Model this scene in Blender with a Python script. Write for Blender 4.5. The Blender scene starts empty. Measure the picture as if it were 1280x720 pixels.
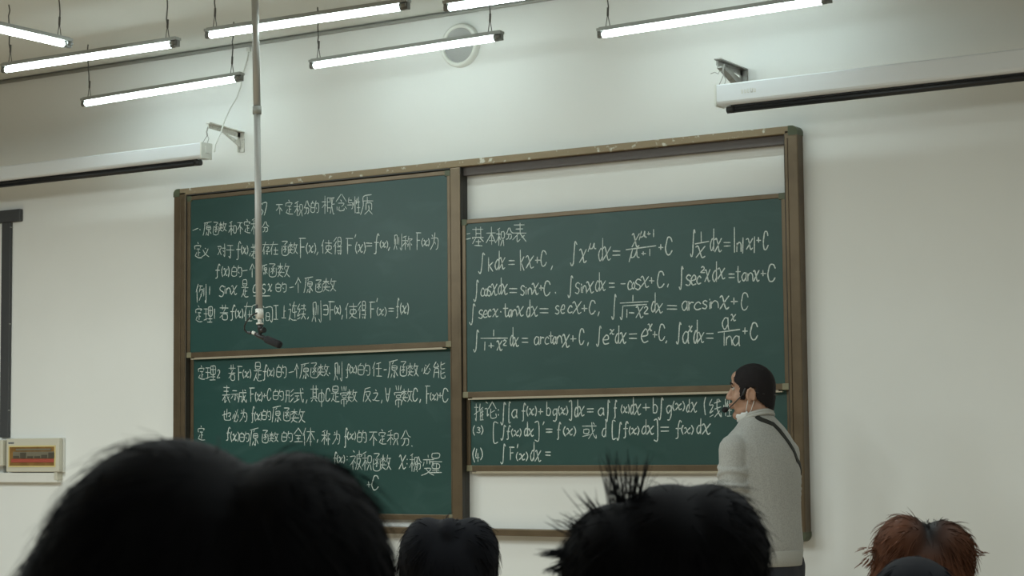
import bpy, bmesh, math, random
from mathutils import Vector, Matrix, Quaternion

scene = bpy.context.scene
COL = scene.collection
random.seed(7)

# ------------------------------------------------------------------ camera
F_PX = 2453.06                                   # focal length in pixels of a 1280 wide frame
YAW, PITCH, ROLL = 0.57002, 0.079244, -0.009585
CAM = Vector((8.0, -8.806, 1.46))
fwd = Vector((-math.sin(YAW)*math.cos(PITCH), math.cos(YAW)*math.cos(PITCH), math.sin(PITCH)))
r0 = Vector((math.cos(YAW), math.sin(YAW), 0)); u0 = r0.cross(fwd)
c_right = r0*math.cos(ROLL) + u0*math.sin(ROLL)
c_up = u0*math.cos(ROLL) - r0*math.sin(ROLL)
cam_data = bpy.data.cameras.new('camera'); cam = bpy.data.objects.new('camera', cam_data); COL.objects.link(cam)
cam.matrix_world = Matrix(((c_right.x, c_up.x, -fwd.x, CAM.x), (c_right.y, c_up.y, -fwd.y, CAM.y),
                           (c_right.z, c_up.z, -fwd.z, CAM.z), (0, 0, 0, 1)))
cam_data.sensor_width = 36.0; cam_data.lens = F_PX/1280*36
cam_data.clip_start = 0.05; cam_data.clip_end = 60
cam_data.dof.use_dof = True; cam_data.dof.focus_distance = 9.4; cam_data.dof.aperture_fstop = 20.0
scene.camera = cam

# ------------------------------------------------------------------ light and exposure
scene.view_settings.view_transform = 'Standard'; scene.view_settings.look = 'None'
scene.view_settings.exposure = 0.0; scene.view_settings.gamma = 1.0
scene.view_settings.use_curve_mapping = False
TUBE_STRENGTH = 19.5                              # the tubes near the blackboards
ROOM_POWER = {-1.3: 96.0, 0.84: 40.0, 3.0: 26.0, 5.2: 29.0, 7.4: 30.0}   # added unseen ceiling tubes, tuned by column
TUBE_COLOR = (0.83, 1.0, 0.985)
ROOM_COLOR = (0.90, 1.0, 0.975)
world = bpy.data.worlds.new('world'); scene.world = world; world.use_nodes = True
world.node_tree.nodes['Background'].inputs[0].default_value = (0.5, 0.55, 0.6, 1)
world.node_tree.nodes['Background'].inputs[1].default_value = 0.05

# tube lamps added unseen above the view, placed and powered to even the wall light
for lx in ROOM_POWER:
    for ly in (-3.9, -6.0):
        ld = bpy.data.lights.new('added_ceiling_tube', 'AREA'); ld.shape = 'RECTANGLE'; ld.size = 0.05; ld.size_y = 1.2
        ld.energy = ROOM_POWER[lx]; ld.color = ROOM_COLOR
        lo = bpy.data.objects.new('added_ceiling_tube', ld); COL.objects.link(lo); lo.location = (lx, ly, 3.46)


def at(px, py, Y):
    """the point of the vertical plane y = Y that the photograph shows at a pixel"""
    d = fwd + c_right*((px-640)/F_PX) - c_up*((py-360)/F_PX)
    return CAM + d*((Y-CAM.y)/d.y)


# ------------------------------------------------------------------ materials
def mat(name, color, rough=0.6, metal=0.0, spec=0.5, noise=None, bump=None, emit=None, coat=0.0, alpha=None, sheen=0.0):
    """noise = (scale, second colour, low, high); bump = (scale, strength)"""
    m = bpy.data.materials.new(name); m.use_nodes = True
    nt = m.node_tree; b = nt.nodes['Principled BSDF']
    b.inputs['Base Color'].default_value = (*color, 1)
    b.inputs['Roughness'].default_value = rough; b.inputs['Metallic'].default_value = metal
    b.inputs['Specular IOR Level'].default_value = spec
    b.inputs['Coat Weight'].default_value = coat
    b.inputs['Sheen Weight'].default_value = sheen
    tc = nt.nodes.new('ShaderNodeTexCoord')
    if noise:
        n = nt.nodes.new('ShaderNodeTexNoise'); n.inputs['Scale'].default_value = noise[0]; n.inputs['Detail'].default_value = 5
        r = nt.nodes.new('ShaderNodeMapRange'); r.inputs[1].default_value = noise[2]; r.inputs[2].default_value = noise[3]
        x = nt.nodes.new('ShaderNodeMix'); x.data_type = 'RGBA'
        x.inputs[6].default_value = (*color, 1); x.inputs[7].default_value = (*noise[1], 1)
        nt.links.new(tc.outputs['Object'], n.inputs['Vector']); nt.links.new(n.outputs['Fac'], r.inputs[0])
        nt.links.new(r.outputs[0], x.inputs[0]); nt.links.new(x.outputs[2], b.inputs['Base Color'])
    if bump:
        n2 = nt.nodes.new('ShaderNodeTexNoise'); n2.inputs['Scale'].default_value = bump[0]; n2.inputs['Detail'].default_value = 4
        bp = nt.nodes.new('ShaderNodeBump'); bp.inputs['Strength'].default_value = bump[1]; bp.inputs['Distance'].default_value = 0.004
        nt.links.new(tc.outputs['Object'], n2.inputs['Vector']); nt.links.new(n2.outputs['Fac'], bp.inputs['Height'])
        nt.links.new(bp.outputs['Normal'], b.inputs['Normal'])
    if emit:
        b.inputs['Emission Color'].default_value = (*emit[0], 1); b.inputs['Emission Strength'].default_value = emit[1]
    if alpha is not None:
        b.inputs['Transmission Weight'].default_value = alpha
    return m


M = {
    'wall': mat('wall_paint', (0.76, 0.775, 0.762), 0.75, spec=0.25, noise=(1.3, (0.735, 0.75, 0.735), 0.35, 0.7), bump=(60, 0.04)),
    'ceiling': mat('ceiling_paint', (0.66, 0.67, 0.64), 0.85, spec=0.2, noise=(1.0, (0.63, 0.64, 0.61), 0.3, 0.7)),
    'dimmed_wall': mat('dark_unseen_wall', (0.10, 0.10, 0.11), 0.9, spec=0.1),  # unseen side wall made dark so the boards reflect less light
    'floor': mat('floor_terrazzo', (0.50, 0.38, 0.26), 0.45, noise=(40, (0.42, 0.32, 0.21), 0.4, 0.65)),
    'frame': mat('bronze_aluminium', (0.138, 0.102, 0.062), 0.34, metal=0.45, spec=0.5, noise=(9, (0.112, 0.082, 0.049), 0.4, 0.7)),
    'frame_worn': mat('worn_bronze_aluminium', (0.250, 0.195, 0.120), 0.5, metal=0.3, noise=(26, (0.55, 0.54, 0.47), 0.60, 0.68), bump=(45, 0.5)),
    'channel': mat('dark_channel', (0.035, 0.033, 0.028), 0.5),
    'corner': mat('green_plastic', (0.07, 0.085, 0.045), 0.45),
    'lip': mat('pale_edge_strip', (0.42, 0.37, 0.28), 0.4, metal=0.3),
    'chalk': mat('white_chalk', (0.60, 0.66, 0.63), 0.95, spec=0.1, noise=(140, (0.34, 0.42, 0.40), 0.45, 0.70)),
    'lamp_grey': mat('grey_lamp_metal', (0.33, 0.34, 0.32), 0.45, metal=0.3),
    'holder': mat('lamp_holder', (0.17, 0.175, 0.165), 0.45, metal=0.3),
    'tube': mat('fluorescent_glass', (0.9, 0.9, 0.9), 0.3, emit=(TUBE_COLOR, TUBE_STRENGTH)),
    'wire': mat('grey_wire', (0.10, 0.10, 0.095), 0.6),
    'white_cable': mat('white_cable', (0.62, 0.63, 0.6), 0.5),
    'screen_white': mat('screen_housing_enamel', (0.72, 0.76, 0.80), 0.35, spec=0.5),
    'black': mat('black_plastic', (0.012, 0.013, 0.014), 0.45),
    'black_metal': mat('black_rod', (0.010, 0.011, 0.013), 0.4, metal=0.2),
    'galv': mat('galvanised_steel', (0.66, 0.66, 0.62), 0.5, metal=0.1, noise=(60, (0.42, 0.42, 0.40), 0.55, 0.7)),
    'galv_dark': mat('grey_bracket_steel', (0.36, 0.36, 0.34), 0.5, metal=0.3, noise=(50, (0.24, 0.24, 0.225), 0.5, 0.7)),
    'steel': mat('brushed_steel', (0.40, 0.40, 0.385), 0.5, metal=0.45),
    'foam': mat('black_foam', (0.010, 0.010, 0.012), 0.9, bump=(300, 0.6)),
    'vent_rim': mat('white_vent_plastic', (0.70, 0.72, 0.68), 0.5),
    'vent_mesh': mat('grey_vent_mesh', (0.36, 0.365, 0.36), 0.6, bump=(220, 0.5)),
    'conduit': mat('grey_trunking', (0.055, 0.058, 0.062), 0.55),
    'box': mat('cream_box_plastic', (0.56, 0.54, 0.45), 0.5),
    'box_white': mat('white_trunking', (0.70, 0.70, 0.66), 0.5),
    'gold': mat('amber_window', (0.27, 0.15, 0.05), 0.25, noise=(14, (0.20, 0.11, 0.035), 0.4, 0.6)),
    'breaker': mat('grey_breaker', (0.17, 0.155, 0.11), 0.5),
    'breaker_dark': mat('dark_breaker', (0.075, 0.065, 0.045), 0.5),
    'red': mat('red_label', (0.36, 0.07, 0.045), 0.6),
    'gold_rim': mat('yellow_window_edge', (0.66, 0.55, 0.25), 0.4),
    'print': mat('grey_print', (0.15, 0.16, 0.17), 0.6),
    'skin': mat('skin', (0.38, 0.225, 0.155), 0.5, noise=(30, (0.33, 0.19, 0.13), 0.4, 0.7)),
    'lips': mat('lips', (0.30, 0.13, 0.11), 0.45),
    'eye': mat('shaded_eye_white', (0.42, 0.38, 0.34), 0.3),  # whites darkened in colour to look shadowed
    'iris': mat('dark_iris', (0.02, 0.014, 0.01), 0.2),
    'hair_black': mat('black_hair', (0.0075, 0.0080, 0.0105), 0.75, spec=0.06),
    'hair_soft': mat('soft_black_hair', (0.0080, 0.0085, 0.0115), 0.75, spec=0.06),
    'hair_short': mat('short_black_hair', (0.014, 0.012, 0.013), 0.7, spec=0.12, bump=(240, 0.5)),
    'sweater': mat('grey_knit', (0.375, 0.38, 0.365), 0.9, spec=0.15, noise=(170, (0.31, 0.315, 0.30), 0.4, 0.65), bump=(120, 0.35), sheen=0.2),
    'sweater_rib': mat('grey_knit_rib', (0.40, 0.405, 0.385), 0.9, spec=0.15, bump=(160, 0.5)),
    'shirt': mat('grey_shirt', (0.15, 0.16, 0.16), 0.85),
    'trousers': mat('dark_trousers', (0.018, 0.020, 0.028), 0.8),
    'shoe': mat('black_shoe', (0.015, 0.014, 0.013), 0.4),
    'mask': mat('white_mask', (0.66, 0.69, 0.70), 0.85),
    'strap': mat('black_strap', (0.012, 0.014, 0.012), 0.7),
    'jacket': mat('dark_jacket', (0.02, 0.022, 0.03), 0.85),
    'cap': mat('olive_plastic', (0.20, 0.185, 0.115), 0.45),
    'header': mat('dark_header', (0.10, 0.088, 0.085), 0.6),
}


def board_material(name, c1, c2, dust):
    """slate green board: cloudy wiped chalk dust over the green"""
    m = bpy.data.materials.new(name); m.use_nodes = True
    nt = m.node_tree; b = nt.nodes['Principled BSDF']
    b.inputs['Roughness'].default_value = 0.38; b.inputs['Specular IOR Level'].default_value = 0.5
    tc = nt.nodes.new('ShaderNodeTexCoord')
    n1 = nt.nodes.new('ShaderNodeTexNoise'); n1.inputs['Scale'].default_value = 1.6; n1.inputs['Detail'].default_value = 6
    mp = nt.nodes.new('ShaderNodeMapping'); mp.inputs['Scale'].default_value = (1.0, 1.0, 2.2)
    n2 = nt.nodes.new('ShaderNodeTexNoise'); n2.inputs['Scale'].default_value = 3.2; n2.inputs['Detail'].default_value = 8; n2.inputs['Distortion'].default_value = 0.8
    r1 = nt.nodes.new('ShaderNodeMapRange'); r1.inputs[1].default_value = 0.35; r1.inputs[2].default_value = 0.7
    r2 = nt.nodes.new('ShaderNodeMapRange'); r2.inputs[1].default_value = 0.56; r2.inputs[2].default_value = 0.85
    r2.inputs[4].default_value = 0.22
    x1 = nt.nodes.new('ShaderNodeMix'); x1.data_type = 'RGBA'; x1.inputs[6].default_value = (*c1, 1); x1.inputs[7].default_value = (*c2, 1)
    x2 = nt.nodes.new('ShaderNodeMix'); x2.data_type = 'RGBA'; x2.inputs[7].default_value = (*dust, 1)
    L = nt.links.new
    L(tc.outputs['Object'], n1.inputs['Vector']); L(tc.outputs['Object'], mp.inputs['Vector']); L(mp.outputs[0], n2.inputs['Vector'])
    L(n1.outputs['Fac'], r1.inputs[0]); L(n2.outputs['Fac'], r2.inputs[0])
    L(r1.outputs[0], x1.inputs[0]); L(x1.outputs[2], x2.inputs[6]); L(r2.outputs[0], x2.inputs[0]); L(x2.outputs[2], b.inputs['Base Color'])
    return m


M['board'] = board_material('green_chalkboard', (0.008, 0.050, 0.044), (0.013, 0.060, 0.053), (0.10, 0.18, 0.17))


def brown_hair():
    """brown hair: dark in the middle of the head, red brown outwards"""
    m = bpy.data.materials.new('red_brown_hair'); m.use_nodes = True
    nt = m.node_tree; b = nt.nodes['Principled BSDF']; b.inputs['Roughness'].default_value = 0.5
    tc = nt.nodes.new('ShaderNodeTexCoord')
    ln = nt.nodes.new('ShaderNodeVectorMath'); ln.operation = 'LENGTH'
    r = nt.nodes.new('ShaderNodeMapRange'); r.inputs[1].default_value = 0.068; r.inputs[2].default_value = 0.130
    x = nt.nodes.new('ShaderNodeMix'); x.data_type = 'RGBA'; x.inputs[6].default_value = (0.007, 0.0065, 0.007, 1); x.inputs[7].default_value = (0.125, 0.048, 0.024, 1)
    b.inputs['Specular IOR Level'].default_value = 0.06
    sb = nt.nodes.new('ShaderNodeVectorMath'); sb.operation = 'DISTANCE'
    sb.inputs[1].default_value = CAM + (fwd + c_right*((1157-640)/F_PX) - c_up*((688-360)/F_PX))*4.16   # middle of the dark area
    nt.nodes.remove(ln); ln = sb
    L = nt.links.new
    L(tc.outputs['Object'], ln.inputs[0]); L(ln.outputs['Value'], r.inputs[0]); L(r.outputs[0], x.inputs[0]); L(x.outputs[2], b.inputs['Base Color'])
    return m


M['hair_brown'] = brown_hair()


# ------------------------------------------------------------------ mesh helpers
class MB:
    """collects shapes and links them as ONE mesh object"""
    def __init__(s): s.v = []; s.f = []; s.smooth = []

    def add(s, verts, faces, smooth=False):
        k = len(s.v); s.v += [tuple(v) for v in verts]
        for f in faces: s.f.append(tuple(i+k for i in f)); s.smooth.append(smooth)
        return s

    def box(s, x0, x1, y0, y1, z0, z1, b=0.0):
        if x1 < x0: x0, x1 = x1, x0
        if y1 < y0: y0, y1 = y1, y0
        if z1 < z0: z0, z1 = z1, z0
        if b <= 0:
            v = [(x, y, z) for x in (x0, x1) for y in (y0, y1) for z in (z0, z1)]
            return s.add(v, [(0, 1, 3, 2), (4, 6, 7, 5), (0, 4, 5, 1), (2, 3, 7, 6), (0, 2, 6, 4), (1, 5, 7, 3)])
        bm = bmesh.new(); bmesh.ops.create_cube(bm, size=1)
        for v in bm.verts:
            v.co = Vector(((x0+x1)/2 + v.co.x*(x1-x0), (y0+y1)/2 + v.co.y*(y1-y0), (z0+z1)/2 + v.co.z*(z1-z0)))
        bmesh.ops.bevel(bm, geom=bm.edges[:], offset=b, segments=2, affect='EDGES', profile=0.5)
        bm.verts.index_update()
        s.add([v.co.copy() for v in bm.verts], [[v.index for v in f.verts] for f in bm.faces]); bm.free()
        return s

    def tube(s, pts, rad, n=8, cap=True, smooth=True):
        pts = [Vector(p) for p in pts]
        rads = rad if isinstance(rad, (list, tuple)) else [rad]*len(pts)
        vs = []; fs = []
        t = (pts[1]-pts[0]).normalized()
        a = t.orthogonal().normalized()
        for i, p in enumerate(pts):
            tn = (pts[min(i+1, len(pts)-1)]-pts[max(i-1, 0)]).normalized()
            a = (a - tn*a.dot(tn)).normalized(); b = tn.cross(a)
            for k in range(n):
                w = 2*math.pi*k/n; vs.append(p + (a*math.cos(w)+b*math.sin(w))*rads[i])
        for i in range(len(pts)-1):
            for k in range(n):
                fs.append((i*n+k, i*n+(k+1) % n, (i+1)*n+(k+1) % n, (i+1)*n+k))
        s.add(vs, fs, smooth)
        if cap:
            k0 = len(s.v)-len(vs)
            s.f.append(tuple(k0+k for k in reversed(range(n)))); s.smooth.append(False)
            s.f.append(tuple(k0+(len(pts)-1)*n+k for k in range(n))); s.smooth.append(False)
        return s

    def ellipsoid(s, c, r, rot=None, nu=16, nv=10):
        c = Vector(c); R = rot if rot else Matrix.Identity(3); vs = [c + R @ Vector((0, 0, r[2]))]; fs = []
        for j in range(1, nv):
            th = math.pi*j/nv
            for i in range(nu):
                ph = 2*math.pi*i/nu
                vs.append(c + R @ Vector((r[0]*math.sin(th)*math.cos(ph), r[1]*math.sin(th)*math.sin(ph), r[2]*math.cos(th))))
        vs.append(c + R @ Vector((0, 0, -r[2]))); last = len(vs)-1
        for i in range(nu): fs.append((0, 1+i, 1+(i+1) % nu))
        for j in range(nv-2):
            for i in range(nu):
                a = 1+j*nu+i; b = 1+j*nu+(i+1) % nu; fs.append((a, a+nu, b+nu, b))
        for i in range(nu): fs.append((last, 1+(nv-2)*nu+(i+1) % nu, 1+(nv-2)*nu+i))
        return s.add(vs, fs, True)

    def capsule(s, a, b, ra, rb, n=14):
        a = Vector(a); b = Vector(b); d = (b-a); L = d.length; d = d/L
        pts = []; rs = []
        for k in range(5):
            w = math.pi/2*k/4; pts.append(a - d*ra*math.cos(w)); rs.append(max(ra*math.sin(w), 0.0006))
        for k in range(1, 4): pts.append(a+d*L*k/4); rs.append(ra+(rb-ra)*k/4)
        for k in range(5):
            w = math.pi/2*k/4; pts.append(b + d*rb*math.sin(w)); rs.append(max(rb*math.cos(w), 0.0006))
        return s.tube(pts, rs, n)

    def loft(s, rings, n=28):
        """rings: (centre, half width axis vector, half depth axis vector)"""
        vs = []; fs = []
        for c, a, b in rings:
            for k in range(n):
                w = 2*math.pi*k/n; vs.append(Vector(c)+Vector(a)*math.cos(w)+Vector(b)*math.sin(w))
        for i in range(len(rings)-1):
            for k in range(n): fs.append((i*n+k, i*n+(k+1) % n, (i+1)*n+(k+1) % n, (i+1)*n+k))
        fs.append(tuple(reversed(range(n)))); fs.append(tuple((len(rings)-1)*n+k for k in range(n)))
        return s.add(vs, fs, True)

    def prism(s, outline, axis_a, axis_b, origin, depth):
        """2-D outline (a, b) swept along depth vector"""
        o = Vector(origin); A = Vector(axis_a); B = Vector(axis_b); D = Vector(depth); n = len(outline)
        vs = [o+A*a+B*b for a, b in outline] + [o+A*a+B*b+D for a, b in outline]
        fs = [tuple(range(n)), tuple(reversed(range(n, 2*n)))] + [(i, (i+1) % n, n+(i+1) % n, n+i) for i in range(n)]
        return s.add(vs, fs)

    def mesh(s, name):
        me = bpy.data.meshes.new(name); me.from_pydata(s.v, [], s.f); me.validate()
        if len(me.polygons) == len(s.smooth): me.polygons.foreach_set('use_smooth', s.smooth)
        bm = bmesh.new(); bm.from_mesh(me); bmesh.ops.recalc_face_normals(bm, faces=bm.faces); bm.to_mesh(me); bm.free()
        return me

    def build(s, name, material, parent=None, origin=None):
        me = s.mesh(name); me.materials.append(material)
        return link(name, me, parent, origin)

    def remesh(s, name, voxel, smooth=4):
        """all the overlapping closed shapes become one continuous skin"""
        me = s.mesh(name); o = bpy.data.objects.new('tmp', me); COL.objects.link(o)
        m = o.modifiers.new('r', 'REMESH'); m.mode = 'VOXEL'; m.voxel_size = voxel; m.use_smooth_shade = True
        if smooth:
            k = o.modifiers.new('s', 'SMOOTH'); k.factor = 0.5; k.iterations = smooth
        dg = bpy.context.evaluated_depsgraph_get(); dg.update()
        out = bpy.data.meshes.new_from_object(o.evaluated_get(dg)); out.name = name
        bpy.data.objects.remove(o); bpy.data.meshes.remove(me)
        out.materials.clear()
        for p in out.polygons: p.use_smooth = True
        return out


def link(name, me, parent=None, origin=None):
    if origin is not None: me.transform(Matrix.Translation(-Vector(origin)))
    o = bpy.data.objects.new(name, me); COL.objects.link(o)
    if origin is not None: o.location = origin
    if parent is not None:
        o.parent = parent
        pl = parent.matrix_basis.translation.copy(); pp = parent.parent
        while pp is not None: pl += pp.matrix_basis.translation; pp = pp.parent
        o.location = Vector(o.location) - pl
    return o


def tag(o, label, cat, group=None, kind=None):
    o['label'] = label; o['category'] = cat
    if group: o['group'] = group
    if kind: o['kind'] = kind
    return o


def thing(name, loc, label, cat, group=None):
    o = bpy.data.objects.new(name, None); COL.objects.link(o); o.location = loc; o.empty_display_size = 0.05
    return tag(o, label, cat, group)


def struct(name, mb, material):
    o = mb.build(name, material); o['kind'] = 'structure'; return o


# ------------------------------------------------------------------ the room
XL, XR, YB, ZC = -5.0, 10.2, -13.0, 3.84
struct('wall_front', MB().box(XL, XR, 0, 0.2, 0, ZC), M['wall'])
struct('wall_left', MB().box(XL-0.2, XL, YB, 0.2, 0, ZC), M['dimmed_wall'])
struct('wall_right', MB().box(XR, XR+0.2, YB, 0.2, 0, ZC), M['wall'])
struct('wall_back', MB().box(XL-0.2, XR+0.2, YB-0.2, YB, 0, ZC), M['wall'])
struct('floor', MB().box(XL-0.2, XR+0.2, YB-0.2, 0.2, -0.15, 0), M['floor'])
struct('ceiling', MB().box(XL-0.2, XR+0.2, YB-0.2, 0.2, ZC, ZC+0.15), M['ceiling'])
o = MB().tube([(XL, -0.012, ZC-0.016), (XR, -0.012, ZC-0.016)], 0.012).build('trim_1', M['lamp_grey']); o['kind'] = 'structure'


# ------------------------------------------------------------------ the sliding blackboard set on the wall
T = 0.07
ZT, ZB, XE = 2.998, 0.977, 4.06
fr = thing('blackboard_frame', (2.03, 0, ZB), 'long bronze aluminium frame fixed to the white wall, carrying four sliding green boards', 'blackboard frame')
MB().box(0.02, XE-0.02, -T, 0, 2.960, ZT, 0.004).build('top_rail', M['frame_worn'], fr)
MB().box(0.02, XE-0.02, -T, 0, ZB, 1.013, 0.004).build('bottom_rail', M['frame'], fr)


def post(x0, x1, name, z0=ZB, z1=ZT, flutes=()):
    m = MB()
    m.box(x0, x1, -T, 0, z0, z1, 0.006)
    w = x1-x0
    for k in flutes:                              # raised fluting on the face
        m.box(x0+w*k-0.008, x0+w*k+0.008, -T-0.004, -T+0.001, z0+0.03, z1-0.04, 0.002)
    return m.build(name, M['frame'], fr)


pl = post(0.0, 0.098, 'post', ZB+0.02, ZT-0.02, (0.52, 0.86))
pm = post(2.004, 2.072, 'post', 1.0135, 2.9595, (0.91,))
pr = post(3.989, XE, 'post', ZB+0.02, ZT-0.02, (0.16,))
for p, x, sgn in ((pl, 0.098, 1), (pm, 2.072, 1), (pr, 3.989, -1)):
    m = MB()
    for y0, y1 in ((-0.0695, -0.0435), (-0.0405, -0.002)):
        m.box(x-0.001*sgn, x+0.0016*sgn, y0, y1, 1.0145, 2.9585)
    c = m.build('track', M['channel'], p); c['label'] = 'dark sliding track'
MB().box(0.098, 2.004, -0.068, -0.004, 2.9535, 2.9605).build('dark_gap_strip', M['channel'], fr)  # dark strip standing in for the dark gap under the top rail
MB().box(2.074, 3.988, -0.041, -0.004, 2.914, 2.9605, 0.003).build('header_strip', M['header'], fr)


def corner(xc, zc, sx, sz):
    """rounded corner cap in dark green plastic"""
    r = 0.05; pts = []
    for k in range(7):
        w = math.pi/2*k/6; pts.append((sx*(r*0.62*math.cos(w)+0.012), sz*(r*0.62*math.sin(w)+0.012)))
    pts += [(-sx*0.006, sz*0.043), (-sx*0.006, -sz*0.004), (sx*0.043, -sz*0.004)]
    m = MB().prism([(xc+a, zc+b) for a, b in pts], (1, 0, 0), (0, 0, 1), (0, -T-0.003, 0), (0, T+0.002, 0))
    o = m.build('corner_cap', M['corner'], fr); return o


corner(0.042, ZT-0.043, -1, 1); corner(XE-0.042, ZT-0.043, 1, 1)
corner(0.042, ZB+0.043, -1, -1); corner(XE-0.042, ZB+0.043, 1, -1)


def sliding_board(x0, x1, z0, z1, yf, label, lip=True):
    """one sliding board: green sheet in a thin bronze frame; yf = y of the frame's front"""
    t = thing('sliding_blackboard', ((x0+x1)/2, yf, z0), label, 'blackboard', 'four sliding green blackboards')
    MB().box(x0+0.02, x1-0.018, yf+0.005, yf+0.014, z0+0.022, z1-0.02).build('writing_surface', M['board'], t)
    for (a, b, c, d, nm) in ((x0, x1, z0, z0+0.031, 'frame_rail'), (x0, x1, z1-0.024, z1, 'frame_rail'),
                             (x0, x0+0.026, z0+0.0312, z1-0.0242, 'frame_stile'), (x1-0.022, x1, z0+0.0312, z1-0.0242, 'frame_stile')):
        MB().box(a, b, yf, yf+0.017, c, d, 0.003).build(nm, M['frame'], t)
    if lip:
        m = MB().box(x0+0.035, x1-0.035, yf-0.002, yf+0.012, z0-0.0115, z0-0.0055)
        m.box(x0+0.06, x1-0.06, yf+0.003, yf+0.012, z0-0.006, z0+0.001)
        m.build('lip_strip', M['lip'], t)
    for cx, cz, sx, sz in ((x0, z0, 1, 1), (x1, z0, -1, 1), (x0, z1, 1, -1), (x1, z1, -1, -1)):
        MB().box(cx-0.001*sx, cx+0.036*sx, yf-0.0015, yf+0.016, cz-0.001*sz, cz+0.032*sz, 0.003).build('corner_cap', M['cap'] if sz > 0 else M['corner'], t)
    return t


YF, YR = -0.063, -0.036
b_lu = sliding_board(0.100, 2.002, 1.986, 2.949, YF, 'green blackboard behind the hanging microphone, headed by a title line of chalk')
b_ll = sliding_board(0.104, 1.998, 1.051, 2.012, YR, 'green blackboard below the one with the title line, half hidden by the biggest dark head', lip=False)
b_ru = sliding_board(2.0745, 3.986, 1.709, 2.671, YF, 'green blackboard full of large integral formulas in four rows, wall showing above it')
b_rl = sliding_board(2.0785, 3.982, 1.316, 2.278, YR, 'green blackboard mostly slid behind another, three formula rows showing, beside the standing person')


# ------------------------------------------------------------------ hanging tube lamps
LG = 'tube lamps hanging from the ceiling'


def tube_lamp(a, b, label, end_dark=None):
    a = Vector(a); b = Vector(b); d = b-a; L = d.length; d.normalize()
    side = d.cross(Vector((0, 0, 1))).normalized(); up = side.cross(d).normalized()
    c = (a+b)/2
    t = thing('hanging_tube_lamp', c, label, 'tube lamp', LG)

    def P(s, w, h): return a + d*s + side*w + up*h
    def bar(m, s0, s1, w, h0, h1):
        vs = [P(s, q, h) for s in (s0, s1) for q in (-w, w) for h in (h0, h1)]
        m.add(vs, [(0, 1, 3, 2), (4, 6, 7, 5), (0, 4, 5, 1), (2, 3, 7, 6), (0, 2, 6, 4), (1, 5, 7, 3)])
    m = MB(); bar(m, 0, L, 0.020, 0.020, 0.033); bar(m, 0.01, L-0.01, 0.013, 0.033, 0.0385); bar(m, 0.03, L-0.03, 0.023, 0.0165, 0.0205)
    m.build('batten', M['lamp_grey'], t)
    MB().tube([P(0.028, 0, 0), P(L-0.05, 0, 0)], 0.0148, 12).build('fluorescent_tube', M['tube'], t)
    for s0, s1, q in ((0.0, 0.026, 0), (L-0.048, L, 1)):
        m = MB(); bar(m, s0, s1-0.006 if not q else s1, 0.011, -0.013, 0.0205)
        m.tube([P(s0+0.002, 0, 0), P(s1 if not q else s1-0.024, 0, 0)], 0.0158, 12)
        if q: m.tube([P(L-0.04, 0.017, 0.006), P(L-0.004, 0.017, 0.006)], 0.010, 8); bar(m, L-0.03, L-0.004, 0.014, 0.02, 0.03)
        m.build('lamp_holder', M['holder'], t)
    for s in (0.055, L-0.075):
        base = P(s, 0, 0.0385); top = Vector((base.x+random.uniform(-0.012, 0.012), base.y+random.uniform(-0.012, 0.012), ZC-0.002))
        k = base + Vector((0, 0, 0.065)); m = MB()
        m.tube([P(s-0.012, 0, 0.037), k], 0.0022, 5); m.tube([P(s+0.012, 0, 0.037), k], 0.0022, 5)
        pts = [k]
        for i in range(1, 8):
            q = k.lerp(top, i/8); pts.append(q + Vector((random.uniform(-.004, .004), random.uniform(-.004, .004), 0)))
        pts.append(top); m.tube(pts, 0.0034, 6)
        m.tube([k+Vector((0, 0, -0.012)), k+Vector((0.002, 0, 0.03))], 0.0055, 6)
        m.build('suspension_wire', M['wire'], t)
    return t


tube_lamp((-0.330, -0.5, 3.487), (0.902, -0.5, 3.507), 'hanging tube lamp nearest above the end of the shorter showing projector screen')
tube_lamp((1.387, -0.5, 3.520), (2.632, -0.5, 3.529), 'hanging tube lamp crossing in front of the round wall vent')
tube_lamp((3.198, -0.5, 3.470), (4.440, -0.5, 3.486), 'hanging tube lamp nearest the screen housing with the raised mark')
tube_lamp((1.523, -1.5, 3.500), (2.763, -1.5, 3.489), 'hanging tube lamp crossed by the vertical microphone pole')
tube_lamp((0.078, -1.5, 3.488), (1.337, -1.5, 3.482), 'hanging tube lamp whose end is just above the lamp over the bracket, two dark wires')
tube_lamp((2.966, -1.5, 3.452), (4.206, -1.5, 3.450), 'hanging tube lamp directly above the round wall vent, cut off by the photo edge')
tube_lamp((0.838, -3.00, 3.49), (0.838, -1.755, 3.49), 'hanging tube lamp pointing at the wall, at right angles to all the others')

# ------------------------------------------------------------------ projector screens on wall brackets


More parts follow.
